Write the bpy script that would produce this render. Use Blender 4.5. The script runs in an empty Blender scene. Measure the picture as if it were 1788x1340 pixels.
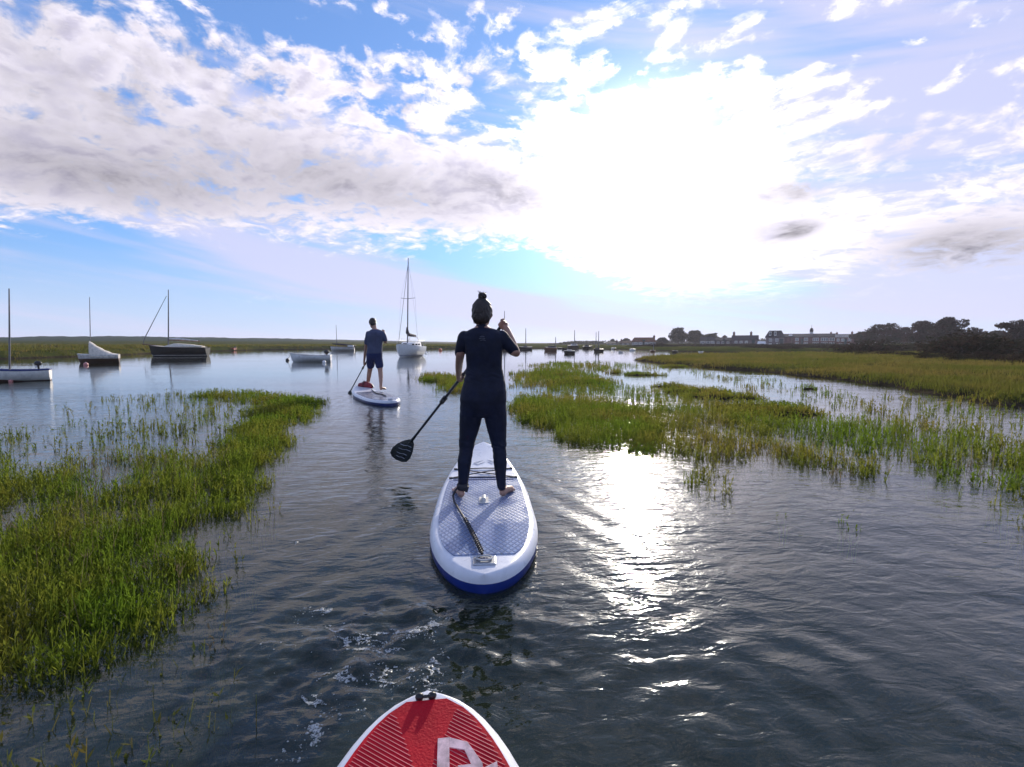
import bpy, bmesh, math, random
import numpy as np
from mathutils import Vector, Matrix
R = math.radians
PI = math.pi
SC = bpy.context.scene
COL = SC.collection
random.seed(7)
rng = np.random.default_rng(11)

# ------------------------------------------------------------------ camera
CAM_H = 1.40
FPX = 850.0                    # focal length in pixels of the 1788 px wide picture
PITCH = math.atan(71.0/FPX)
cam_d = bpy.data.cameras.new('camera')
cam_d.sensor_width = 36.0
cam_d.lens = 36.0*FPX/1788.0
cam_d.clip_start = 0.05
cam_d.clip_end = 20000
cam = bpy.data.objects.new('camera', cam_d)
cam.location = (0, 0, CAM_H)
cam.rotation_euler = (PI/2-PITCH, 0, 0)
COL.objects.link(cam)
SC.camera = cam

def ray(px, py):
    u = (px-894)/FPX; v = (670-py)/FPX
    return Vector((u, math.cos(PITCH)+v*math.sin(PITCH), -math.sin(PITCH)+v*math.cos(PITCH)))
def G(px, py, z=0.0):          # point on the level z seen at a pixel
    r = ray(px, py); t = (z-CAM_H)/r.z
    return Vector((r.x*t, r.y*t, z))
def P(px, py, Y):              # point at ground distance Y seen at a pixel
    r = ray(px, py); t = Y/r.y
    return Vector((r.x*t, Y, CAM_H+r.z*t))
def azel(px, py):
    r = ray(px, py).normalized()
    return math.atan2(r.x, r.y), math.asin(r.z)

SUN_DIR = ray(1118, 302).normalized()
SUN_AZ, SUN_EL = azel(1118, 302)

# ------------------------------------------------------------------ node maths
class V:
    def __init__(s, nt, sock): s.nt = nt; s.s = sock
    def _m(s, op, *a, clamp=False):
        n = s.nt.nodes.new('ShaderNodeMath'); n.operation = op; n.use_clamp = clamp
        for i, v in enumerate((s,)+a):
            if isinstance(v, V): s.nt.links.new(v.s, n.inputs[i])
            else: n.inputs[i].default_value = float(v)
        return V(s.nt, n.outputs[0])
    def __add__(s, o): return s._m('ADD', o)
    __radd__ = __add__
    def __sub__(s, o): return s._m('SUBTRACT', o)
    def __rsub__(s, o): return (s*-1.0)+o
    def __mul__(s, o): return s._m('MULTIPLY', o)
    __rmul__ = __mul__
    def __truediv__(s, o): return s._m('DIVIDE', o)
    def __pow__(s, o): return s._m('POWER', o)
    def max(s, o): return s._m('MAXIMUM', o)
    def min(s, o): return s._m('MINIMUM', o)
    def clamp(s): return s._m('ADD', 0.0, clamp=True)
    def step(s, a, b, lo=0.0, hi=1.0):
        n = s.nt.nodes.new('ShaderNodeMapRange'); n.interpolation_type = 'SMOOTHSTEP'
        s.nt.links.new(s.s, n.inputs[0])
        for i, v in ((1, a), (2, b), (3, lo), (4, hi)): n.inputs[i].default_value = v
        return V(s.nt, n.outputs[0])
def comb(nt, x, y, z):
    n = nt.nodes.new('ShaderNodeCombineXYZ')
    for i, v in enumerate((x, y, z)):
        if isinstance(v, V): nt.links.new(v.s, n.inputs[i])
        else: n.inputs[i].default_value = v
    return V(nt, n.outputs[0])
def sep(v):
    n = v.nt.nodes.new('ShaderNodeSeparateXYZ'); v.nt.links.new(v.s, n.inputs[0])
    return [V(v.nt, o) for o in n.outputs]
def noise(v, scale, detail=4, rough=.5, dist=0.0, lac=2.0):
    n = v.nt.nodes.new('ShaderNodeTexNoise'); v.nt.links.new(v.s, n.inputs['Vector'])
    n.inputs['Scale'].default_value = scale; n.inputs['Detail'].default_value = detail
    n.inputs['Roughness'].default_value = rough; n.inputs['Distortion'].default_value = dist
    n.inputs['Lacunarity'].default_value = lac
    return V(v.nt, n.outputs[0])
def setin(nt, inp, v):
    if isinstance(v, V): nt.links.new(v.s, inp)
    elif isinstance(v, tuple): inp.default_value = (*v, 1) if len(v) == 3 else v
    else: inp.default_value = v
def mixc(nt, f, a, b, blend='MIX'):
    n = nt.nodes.new('ShaderNodeMix'); n.data_type = 'RGBA'; n.blend_type = blend
    setin(nt, n.inputs[0], f); setin(nt, n.inputs[6], a); setin(nt, n.inputs[7], b)
    return V(nt, n.outputs[2])

# ------------------------------------------------------------------ world: sky with broken cloud
W = bpy.data.worlds.new('World'); SC.world = W; W.use_nodes = True
nt = W.node_tree; nt.nodes.clear()
tc = nt.nodes.new('ShaderNodeTexCoord')
D = V(nt, tc.outputs['Generated'])
dx, dy, dz = sep(D)
az = dx._m('ARCTAN2', dy)
el = dz._m('ARCSINE')
sky = nt.nodes.new('ShaderNodeTexSky'); sky.sky_type = 'NISHITA'; sky.sun_disc = False
sky.sun_elevation = SUN_EL; sky.sun_rotation = SUN_AZ
sky.altitude = 0; sky.air_density = 1.0; sky.dust_density = 0.3; sky.ozone_density = 2.2
skyc = V(nt, sky.outputs[0])

def bl(px, py, rx, ry, rot=0.0):
    a0, e0 = azel(px, py)
    a1, e1 = azel(px+rx, py); a2, e2 = azel(px, py-ry)
    sx = math.hypot((a1-a0)*math.cos(e0), e1-e0); sy = abs(e2-e0)
    X = (az-a0)*math.cos(e0); Y = el-e0
    c, s = math.cos(R(rot)), math.sin(R(rot))
    q = ((X*c+Y*s)/sx)**2.0 + ((Y*c-X*s)/sy)**2.0
    # POWER of a negative base with an even exponent is safe
    return (q*-1.0)._m('EXPONENT')
zc = dz.max(0.0)+0.20
Pl = comb(nt, dx/zc, dy/zc, 0.0)
n_warp = noise(Pl, 1.3, 3)
w2 = noise(Pl, 5.0, 4, .6)
Plw = comb(nt, dx/zc+n_warp*0.5+w2*.10, dy/zc+n_warp*-0.4+w2*-.13, 0.0)
n_puff = noise(Plw, 5.0, 8, .58, .15)
n_small = noise(Plw, 15.0, 6, .62, .1)
def cells(scale_, wob):
    vo = nt.nodes.new('ShaderNodeTexVoronoi'); vo.feature = 'SMOOTH_F1'; vo.inputs['Scale'].default_value = scale_; vo.inputs['Smoothness'].default_value = .6
    w3 = noise(Pl, scale_*1.1, 4, .65); nt.links.new(comb(nt, dx/zc+w3*wob+n_warp*.5, dy/zc+w3*wob*-.8+n_warp*-.4, 0.0).s, vo.inputs['Vector'])
    return V(nt, vo.outputs['Distance'])*-1.1+.5
n_cell = cells(9.0, .22)
n_cell2 = cells(17.0, .12)
n_big = noise(Pl, 1.0, 4, .5)
puffy = el.step(R(12), R(26))
n_lit = noise(Plw, 7.0, 6, .62)
# how much cloud stands where
cover = (n_big-0.5)*0.45 + 0.0
for px, py, rx, ry, rot, amp in (
        (560, 300, 520, 120, -6, .34), (40, 140, 190, 190, 0, .32), (120, 330, 320, 80, 0, .25),
        (250, 140, 180, 60, 0, .08), (760, 120, 260, 60, 0, .05), (930, 330, 300, 90, -8, .30),
        (1210, 340, 260, 170, 0, .42), (1230, 90, 150, 90, 40, .14), (1400, 190, 90, 70, 0, .2),
        (1480, 380, 120, 60, 0, .12), (1680, 420, 190, 50, 5, .32), (1730, 250, 130, 110, 0, .14),
        (1180, 450, 190, 90, 0, .25), (1650, 200, 300, 160, 0, .02), (1090, 20, 120, 40, 0, .1),
        (430, 25, 300, 50, 0, -.16), (680, 30, 160, 60, 0, -.06), (190, 40, 60, 40, 0, -.06), (480, 130, 330, 70, 0, .26), (880, 130, 150, 50, 0, .20), (280, 175, 60, 26, 20, -.10), (90, 240, 70, 22, 10, -.10), (610, 180, 60, 20, 10, -.12), (1730, 90, 60, 30, 0, .10),
        (560, 470, 330, 42, -5, -.40), (900, 485, 150, 62, 0, -.46), (150, 470, 300, 50, 0, -.30),
        (1040, 110, 90, 50, 0, -.06), (1000, 520, 130, 40, 0, -.3), (1560, 70, 230, 80, 0, -.12),
        (1560, 300, 90, 60, 0, -.12), (1440, 340, 60, 30, 0, -.18), (1400, 510, 500, 50, 0, -.10)):
    cover = cover + bl(px, py, rx, ry, rot)*amp
cover = cover*1.0 - puffy*.06 + el.step(R(40), R(65))*-.22
dens = (n_puff-.5)*1.0+.5 + cover + (n_small-0.5)*0.75 + n_cell*(puffy*.55+.10) + n_cell2*(puffy*.42+.10)
low = el.step(R(3.0), R(9.0))
cloud = dens.step(0.42, 0.78)*low
thick = dens.step(0.72, 1.25)
# thin high veil drawn out in streaks low over the horizon
Pv = comb(nt, az*1.0+el*1.1, el*9.0+az*1.3, 0.3)
n_veil = noise(Pv, 1.7, 5, .55, .4)
Pv2 = comb(nt, az*2.0, el*26.0+az*3.4, 1.3)
n_str = noise(Pv2, 1.3, 4, .5)
veil = (n_veil + (n_str-.5)*.6 + bl(480, 440, 330, 50, -15)*.16 + bl(760, 520, 330, 55, -13)*.20
        + bl(330, 500, 260, 14, -6)*.15 + bl(1600, 200, 400, 300, 20)*.44 + bl(1650, 500, 300, 60, 0)*.22
        + bl(900, 470, 140, 40, 0)*-.3 + bl(380, 30, 380, 70)*-.25 + bl(760, 80, 160, 60)*-.2).step(.38, .80)
veil = veil*0.80
haze = el.step(R(10.0), R(-1.0))
# scattering round the sun, brighter through cloud
sd = nt.nodes.new('ShaderNodeVectorMath'); sd.operation = 'DOT_PRODUCT'
nt.links.new(D.s, sd.inputs[0]); sd.inputs[1].default_value = SUN_DIR
ang = V(nt, sd.outputs['Value']).min(1.0)._m('ARCCOSINE')*(180/PI)
g_core = ((ang/3.9)**2.0*-1.0)._m('EXPONENT')
g_mid = ((ang/7.6)**2.0*-1.0)._m('EXPONENT')
g_wide = (ang/13.0*-1.0)._m('EXPONENT')
def scale(nt, col, f):
    n = nt.nodes.new('ShaderNodeVectorMath'); n.operation = 'SCALE'
    setin(nt, n.inputs[0], col)
    if isinstance(f, V): nt.links.new(f.s, n.inputs['Scale'])
    else: n.inputs['Scale'].default_value = f
    return V(nt, n.outputs[0])
def rgb(nt, c):
    n = nt.nodes.new('ShaderNodeRGB'); n.outputs[0].default_value = (*c, 1); return V(nt, n.outputs[0])
def addc(nt, a, b): 
    n = nt.nodes.new('ShaderNodeVectorMath'); n.operation = 'ADD'
    setin(nt, n.inputs[0], a); setin(nt, n.inputs[1], b); return V(nt, n.outputs[0])
BG = 0.12
base = mixc(nt, 1.0, skyc, (0.52, 0.80, 1.22), 'MULTIPLY')
base = mixc(nt, el.step(R(-2), R(14), .75, .35), base, (1.75, 2.9, 5.3))
base = mixc(nt, haze*0.78, base, (4.6, 5.1, 6.6))
base = mixc(nt, veil, base, (4.75, 4.65, 6.2))
lit = (g_wide*1.25 + (n_lit-.5)*0.5 + (n_cell*puffy*.5) + (n_small-.5)*.9 + (n_puff-.5)*.6 + 0.82)
shade = mixc(nt, thick, (6.7, 6.35, 7.2), (4.1, 3.9, 4.9))
grey = (bl(620, 320, 330, 60, -8)*.30+bl(200, 310, 260, 60, 0)*.32+bl(1385, 402, 42, 15, 5)*.7+bl(1390, 335, 70, 26, 0)*.4+bl(1680, 440, 190, 50, 0)*.45+bl(1560, 250, 120, 60, 0)*.25+bl(880, 330, 90, 30, -20)*.25)*((n_lit*2.2+n_small*1.6-1.0).max(0.0)*1.25)
shade = scale(nt, shade, (lit*(grey*-1.0+1.0)).max(.25))
skyall = mixc(nt, cloud, base, shade)
glow = addc(nt, scale(nt, rgb(nt, (1.0, .93, .80)), g_core*170.0+g_mid*8.0),
            scale(nt, rgb(nt, (1.0, .97, .97)), g_wide*1.8))
glow = scale(nt, glow, (cloud*0.55+0.45))
skyall = addc(nt, skyall, glow)
bg = nt.nodes.new('ShaderNodeBackground'); bg.inputs[1].default_value = BG
nt.links.new(skyall.s, bg.inputs[0])
wo = nt.nodes.new('ShaderNodeOutputWorld'); nt.links.new(bg.outputs[0], wo.inputs[0])
W.cycles.sampling_method = 'MANUAL'; W.cycles.sample_map_resolution = 1024

# ------------------------------------------------------------------ sun, exposure
sl = bpy.data.lights.new('sun', 'SUN'); sl.energy = 3.8; sl.angle = R(0.55); sl.color = (1, .90, .76)
so = bpy.data.objects.new('sun', sl); COL.objects.link(so)
so.rotation_euler = (-SUN_DIR).to_track_quat('-Z', 'Y').to_euler()
SC.view_settings.view_transform = 'Standard'; SC.view_settings.look = 'None'
SC.view_settings.exposure = 0.38; SC.view_settings.gamma = 1.0; SC.view_settings.use_curve_mapping = False
SC.cycles.max_bounces = 8; SC.cycles.transparent_max_bounces = 12
SC.cycles.caustics_reflective = False; SC.cycles.caustics_refractive = False

# ------------------------------------------------------------------ helpers
def tag(o, label=None, cat=None, group=None, kind=None):
    for k, v in (('label', label), ('category', cat), ('group', group), ('kind', kind)):
        if v: o[k] = v
    return o
def empty(name, loc, rz=0, **kw):
    o = bpy.data.objects.new(name, None); o.location = loc; o.rotation_euler = (0, 0, rz)
    o.empty_display_size = .2; COL.objects.link(o); return tag(o, **kw)
def copy_tree(o, parent=None):
    c = o.copy(); COL.objects.link(c); c.parent = parent
    for ch in list(o.children): copy_tree(ch, c)
    return c
def np_obj(name, verts, faces, mats, parent=None, smooth=False, midx=None):
    """verts (n,3); faces an (m,k) array or a list of such arrays"""
    fs = faces if isinstance(faces, list) else [faces]
    me = bpy.data.meshes.new(name)
    verts = np.asarray(verts, dtype=np.float32)
    me.vertices.add(len(verts)); me.vertices.foreach_set('co', verts.ravel())
    loops = np.concatenate([f.ravel() for f in fs]).astype(np.int32)
    tot = np.concatenate([np.full(len(f), f.shape[1]) for f in fs]).astype(np.int32)
    st = np.concatenate([[0], np.cumsum(tot)[:-1]]).astype(np.int32)
    me.loops.add(len(loops)); me.loops.foreach_set('vertex_index', loops)
    me.polygons.add(len(tot)); me.polygons.foreach_set('loop_start', st); me.polygons.foreach_set('loop_total', tot)
    if midx is not None: me.polygons.foreach_set('material_index', np.asarray(midx, dtype=np.int32))
    if smooth: me.polygons.foreach_set('use_smooth', np.ones(len(tot), dtype=bool))
    me.update(calc_edges=True); me.validate()
    for m in (mats if isinstance(mats, (list, tuple)) else [mats]): me.materials.append(m)
    o = bpy.data.objects.new(name, me); COL.objects.link(o); o.parent = parent
    return o
class MB:
    """collects plain shapes, builds them as one mesh"""
    def __init__(s): s.v = []; s.f = []
    def add(s, vs, fs):
        n = len(s.v); s.v += [tuple(v) for v in vs]; s.f += [tuple(i+n for i in f) for f in fs]
    def box(s, c, d, rz=0.0, ry=0.0, rx=0.0):
        m = Matrix.Translation(c) @ Matrix.Rotation(rz, 4, 'Z') @ Matrix.Rotation(ry, 4, 'Y') @ Matrix.Rotation(rx, 4, 'X')
        vs = [m @ Vector((x*d[0]/2, y*d[1]/2, z*d[2]/2)) for x in (-1, 1) for y in (-1, 1) for z in (-1, 1)]
        s.add(vs, [(0, 1, 3, 2), (4, 6, 7, 5), (0, 4, 5, 1), (2, 3, 7, 6), (0, 2, 6, 4), (1, 5, 7, 3)])
    def tube(s, pts, rad, n=8, cap=True, flat=1.0, up=None):
        pts = [Vector(p) for p in pts]
        if not isinstance(rad, (list, tuple)): rad = [rad]*len(pts)
        rings = []; prev = None
        for i, p in enumerate(pts):
            t = (pts[min(i+1, len(pts)-1)]-pts[max(i-1, 0)])
            if t.length < 1e-9: t = Vector((0, 0, 1))
            t.normalize()
            a = prev if prev else (Vector(up) if up else (Vector((1, 0, 0)) if abs(t.x) < .9 else Vector((0, 1, 0))))
            a = (a-t*a.dot(t)).normalized(); b = t.cross(a); prev = a
            r = rad[i]; rr = r if isinstance(r, tuple) else (r, r*flat)
            rings.append([p+a*(math.cos(2*PI*k/n)*rr[0])+b*(math.sin(2*PI*k/n)*rr[1]) for k in range(n)])
        vs = [v for r in rings for v in r]; fs = []
        for i in range(len(rings)-1):
            for k in range(n):
                k2 = (k+1) % n
                fs.append((i*n+k, i*n+k2, (i+1)*n+k2, (i+1)*n+k))
        if cap:
            fs.append(tuple(reversed(range(n)))); fs.append(tuple((len(rings)-1)*n+k for k in range(n)))
        s.add(vs, fs)
    def ell(s, c, r, seg=14, rings=9, M=None):
        c = Vector(c); M = M or Matrix.Identity(3); vs = [c+M@Vector((0, 0, r[2]))]; fs = []
        for i in range(1, rings):
            th = PI*i/rings
            for k in range(seg):
                ph = 2*PI*k/seg
                vs.append(c+M@Vector((r[0]*math.sin(th)*math.cos(ph), r[1]*math.sin(th)*math.sin(ph), r[2]*math.cos(th))))
        vs.append(c+M@Vector((0, 0, -r[2]))); L = len(vs)-1
        for k in range(seg):
            k2 = (k+1) % seg
            fs.append((0, 1+k, 1+k2)); fs.append((L, L-seg+k2, L-seg+k))
            for i in range(rings-2):
                a = 1+i*seg; b = a+seg
                fs.append((a+k, b+k, b+k2, a+k2))
        s.add(vs, fs)
    def slab(s, outline, z0, z1, M=None):       # a prism from a list of (x, y)
        M = M or Matrix.Identity(4); n = len(outline)
        vs = [M @ Vector((x, y, z0)) for x, y in outline]+[M @ Vector((x, y, z1)) for x, y in outline]
        fs = [tuple(reversed(range(n))), tuple(range(n, 2*n))]+[(i, (i+1) % n, n+(i+1) % n, n+i) for i in range(n)]
        s.add(vs, fs)
    def loft(s, rings, cap=True):               # rings: lists of points, all the same length, closed
        n = len(rings[0]); s.add([v for r in rings for v in r],
            [(i*n+k, i*n+(k+1) % n, (i+1)*n+(k+1) % n, (i+1)*n+k) for i in range(len(rings)-1) for k in range(n)]
            + ([tuple(reversed(range(n))), tuple((len(rings)-1)*n+k for k in range(n))] if cap else []))
    def mesh(s, name, m, smooth=False, bevel=0):
        me = bpy.data.meshes.new(name); me.from_pydata(s.v, [], s.f); me.update()
        for k in (m if isinstance(m, (list, tuple)) else [m]): me.materials.append(k)
        bm = bmesh.new(); bm.from_mesh(me); bmesh.ops.recalc_face_normals(bm, faces=bm.faces)
        if bevel: bmesh.ops.bevel(bm, geom=list(bm.edges), offset=bevel, segments=2, affect='EDGES', profile=.5)
        if smooth:
            for f in bm.faces: f.smooth = True
            for e in bm.edges:
                if len(e.link_faces) == 2 and e.calc_face_angle(0) > R(38): e.smooth = False
        bm.to_mesh(me); bm.free(); return me
    def build(s, name, m, parent=None, smooth=False, bevel=0):
        o = bpy.data.objects.new(name, s.mesh(name, m, smooth, bevel)); COL.objects.link(o); o.parent = parent; return o

def mat(name, c, rough=.6, metal=0.0, var=.12, nscale=6.0, bump=0.0, bscale=30.0, spec=.5, coat=0.0, c2=None, trans=0.0):
    m = bpy.data.materials.new(name); m.use_nodes = True; nt = m.node_tree
    b = nt.nodes['Principled BSDF']; t = nt.nodes.new('ShaderNodeTexCoord'); o = V(nt, t.outputs['Object'])
    f = noise(o, nscale, 5, .6)
    lo = tuple(x*(1-var*1.6) for x in c); hi = c2 or tuple(min(1, x*(1+var*1.6)) for x in c)
    col = mixc(nt, f.step(.3, .7), lo, hi); nt.links.new(col.s, b.inputs['Base Color'])
    r = noise(o, nscale*2.3, 3)*.25+(rough-.12); nt.links.new(r.clamp().s, b.inputs['Roughness'])
    b.inputs['Metallic'].default_value = metal; b.inputs['Specular IOR Level'].default_value = spec
    b.inputs['Coat Weight'].default_value = coat
    if bump:
        bn = nt.nodes.new('ShaderNodeBump'); bn.inputs['Strength'].default_value = bump; bn.inputs['Distance'].default_value = .01
        nt.links.new(noise(o, bscale, 4).s, bn.inputs['Height']); nt.links.new(bn.outputs[0], b.inputs['Normal'])
    if trans:
        tr = nt.nodes.new('ShaderNodeBsdfTranslucent'); nt.links.new(col.s, tr.inputs[0])
        mx = nt.nodes.new('ShaderNodeMixShader'); mx.inputs[0].default_value = trans
        nt.links.new(b.outputs[0], mx.inputs[1]); nt.links.new(tr.outputs[0], mx.inputs[2])
        nt.links.new(mx.outputs[0], nt.nodes['Material Output'].inputs[0])
    return m
def leaf_mat(name, ca, cb, cc, nscale, trans=.45, rough=.5):
    """foliage: three hues mixed by position, light coming through the blades"""
    m = bpy.data.materials.new(name); m.use_nodes = True; nt = m.node_tree
    b = nt.nodes['Principled BSDF']; g = nt.nodes.new('ShaderNodeNewGeometry'); o = V(nt, g.outputs['Position'])
    f = noise(o, nscale, 4, .6); f2 = noise(o, nscale*14, 2, .6)
    col = mixc(nt, f.step(.36, .66), ca, cb); col = mixc(nt, f2.step(.45, .8), col, cc)
    nt.links.new(col.s, b.inputs['Base Color']); b.inputs['Roughness'].default_value = rough
    b.inputs['Specular IOR Level'].default_value = 0
    tr = nt.nodes.new('ShaderNodeBsdfTranslucent'); nt.links.new(scale(nt, col, 1.5).s, tr.inputs[0])
    mx = nt.nodes.new('ShaderNodeMixShader'); mx.inputs[0].default_value = trans
    nt.links.new(b.outputs[0], mx.inputs[1]); nt.links.new(tr.outputs[0], mx.inputs[2])
    nt.links.new(mx.outputs[0], nt.nodes['Material Output'].inputs[0])
    return m

# ------------------------------------------------------------------ where the land is
def smooth(a, b, x):
    t = np.clip((x-a)/(b-a), 0, 1); return t*t*(3-2*t)
_perm = rng.permutation(512)
def vnoise(x, y):                  # value noise, 0..1
    xi = np.floor(x).astype(int); yi = np.floor(y).astype(int); fx = x-xi; fy = y-yi
    fx = fx*fx*(3-2*fx); fy = fy*fy*(3-2*fy)
    h = lambda a, b: _perm[(_perm[a & 511]+b) & 511]/511.0
    return (h(xi, yi)*(1-fx)+h(xi+1, yi)*fx)*(1-fy)+(h(xi, yi+1)*(1-fx)+h(xi+1, yi+1)*fx)*fy
def fbm(x, y, o=4):
    s = 0; a = .5; t = 0
    for i in range(o): s = s+a*vnoise(x*2**i+17*i, y*2**i+31*i); t += a; a *= .5
    return s/t
def polyd(poly, x, y):             # signed distance, positive inside
    p = np.array([(q[0], q[1]) for q in poly]); d = np.full(x.shape, 1e9); ins = np.zeros(x.shape, bool)
    for i in range(len(p)):
        ax, ay = p[i]; bx, by = p[(i+1) % len(p)]
        ex, ey = bx-ax, by-ay; t = np.clip(((x-ax)*ex+(y-ay)*ey)/(ex*ex+ey*ey), 0, 1)
        d = np.minimum(d, np.hypot(x-ax-ex*t, y-ay-ey*t))
        c = ((ay > y) != (by > y)) & (x < (bx-ax)*(y-ay)/(by-ay+1e-12)+ax); ins ^= c
    return np.where(ins, d, -d)
def GP(pts): return [G(a, b) for a, b in pts]
MARSH = GP([(1086, 629), (1120, 633), (1180, 639), (1250, 645), (1330, 653), (1400, 663), (1480, 674), (1560, 688), (1640, 699), (1720, 708), (1800, 716)]) \
    + [Vector((13, 10.2, 0)), Vector((30, 5, 0)), Vector((300, 20, 0)), Vector((300, 90, 0))] + GP([(1500, 618.5), (1290, 619.5), (1180, 623)])
LEFTBANK = [Vector((-200, 30, 0)), Vector((-60, 42, 0))] + GP([(0, 628), (130, 623.5), (260, 618), (360, 614), (450, 611.5), (600, 610), (740, 609.5), (900, 608)]) \
    + [Vector((20, 260, 0)), Vector((0, 4000, 0)), Vector((-4000, 4000, 0)), Vector((-4000, 30, 0))]
TOWN = GP([(905, 608.5), (1000, 608.8), (1100, 611.5), (1200, 614.5), (1290, 616.5)]) + [Vector((120, 88, 0)), Vector((300, 70, 0)), Vector((4000, 70, 0)), Vector((4000, 4000, 0)), Vector((0, 4000, 0))]
HUMMOCKS = [(1072, 652, .5), (1120, 655, 1.1), (1165, 676, .9), (1215, 684, 1.2), (1265, 694, 1.1), (1330, 712, 1.2), (1385, 724, .8), (1305, 679, .25), (1410, 680, .3),
            (1180, 641, 1.0), (960, 655, 1.3), (1010, 668, 1.2)]
CREEK = [G(a, b, .2) for a, b in ((1440, 636), (1530, 640), (1600, 646), (1680, 650), (1760, 659), (1880, 668))]
def land(x, y):
    n = fbm(x*.12, y*.12)-.5; n2 = fbm(x*.9+5, y*.9, 3)-.5
    dm = polyd(MARSH, x, y)+n*2.2+n2*.9
    dl = polyd(LEFTBANK, x, y)+n*3
    dt = polyd(TOWN, x, y)+n*3
    z = np.full(x.shape, -.55)+n*.1
    z = np.maximum(z, -.55+.75*smooth(-1.4, 1.8, dm)+.12*smooth(2, 20, dm)+n2*.12*smooth(-1, 3, dm))
    for a, b in zip(CREEK, CREEK[1:]):
        ex, ey = b.x-a.x, b.y-a.y; t = np.clip(((x-a.x)*ex+(y-a.y)*ey)/(ex*ex+ey*ey), 0, 1); d = np.hypot(x-a.x-ex*t, y-a.y-ey*t)
        z = z-.30*smooth(.55, .1, d+n2*.6)*(dm > 1)
    zl = -.55+1.25*smooth(-1.0, 1.2, dl)+n*.5*smooth(0, 10, dl)+n2*.12*smooth(0, 3, dl)
    far = smooth(60, 260, dl)
    zl = zl+far*(2.4+3.2*fbm(x*.012+3, y*.02)+1.2*n)
    z = np.maximum(z, zl)
    z = np.maximum(z, -.55+1.05*smooth(-1.5, 2, dt)+.5*smooth(20, 120, dt)+n2*.1*smooth(0, 3, dt))
    for px, py, r in HUMMOCKS:
        c = G(px, py); d = np.hypot((x-c.x)/1.5, y-c.y)/r+n2*.5
        z = np.maximum(z, -.55+.60*smooth(1.5, .3, d))
    return z
def fan(apex_y, r0, r1, nr, umax, nu):
    r = r0*(r1/r0)**(np.arange(nr)/(nr-1)); u = np.linspace(-umax, umax, nu)
    uu, rr = np.meshgrid(u, r); return uu*rr, apex_y+rr
def grid_faces(nr, nu):
    i = np.arange((nr-1)*nu).reshape(nr-1, nu)[:, :-1].ravel()
    return np.stack([i, i+1, i+nu+1, i+nu], 1)

# ground sheet: channel bed, marsh, far banks and dunes in one surface out to the horizon
x, y = fan(-6.0, 3.0, 9000.0, 420, 3.2, 560)
z = land(x, y)
v = np.stack([x, y, z], -1).reshape(-1, 3)
f = grid_faces(420, 560)
n0 = len(v); u0 = 3.2*3.0; u1 = 3.2*9000
ext = np.array([(-u0, -3, -.55), (u0, -3, -.55), (-u1, 8994, 1.5), (u1, 8994, 1.5), (-u1, -9000, -.55), (u1, -9000, -.55)])
v = np.vstack([v, ext])
ff = [f, np.array([(n0+0, n0+1, n0+5, n0+4)]), np.array([(n0+0, n0+4, n0+2), (n0+1, n0+3, n0+5)])]
gm = bpy.data.materials.new('marsh_ground'); gm.use_nodes = True; nt = gm.node_tree; b = nt.nodes['Principled BSDF']
g = nt.nodes.new('ShaderNodeNewGeometry'); o = V(nt, g.outputs['Position']); gx, gy, gz = sep(o)
na = noise(o, .35, 6, .65); nb = noise(o, 3.0, 5, .6); nc = noise(comb(nt, gx*.05, gy*.4, 0), 1.0, 4, .6)
grass = mixc(nt, na.step(.35, .65), (.045, .062, .014), (.085, .080, .022))
grass = mixc(nt, nb.step(.45, .75)*.7, grass, (.04, .05, .015))
grass = mixc(nt, nc.step(.5, .7)*.45, grass, (.10, .08, .028))
mud = mixc(nt, nb.step(.3, .7), (.030, .024, .016), (.062, .048, .030))
hz = (gz+nb*.12).step(.12, .26)
col = mixc(nt, hz, mud, grass)
fy = gy.step(80, 130)
grass = mixc(nt, fy, grass, (.035, .042, .022))
dune = mixc(nt, na.step(.4, .6), (.075, .095, .075), (.05, .07, .055))
col = mixc(nt, gz.step(1.6, 2.6), col, dune)
nt.links.new(col.s, b.inputs['Base Color']); b.inputs['Roughness'].default_value = .85
b.inputs['Specular IOR Level'].default_value = 0
bn = nt.nodes.new('ShaderNodeBump'); bn.inputs['Strength'].default_value = .8; bn.inputs['Distance'].default_value = .15
nt.links.new(noise(o, 4.0, 5, .65).s, bn.inputs['Height']); nt.links.new(bn.outputs[0], b.inputs['Normal'])
ground = tag(np_obj('ground', v, ff, gm, smooth=True), kind='structure')

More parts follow.
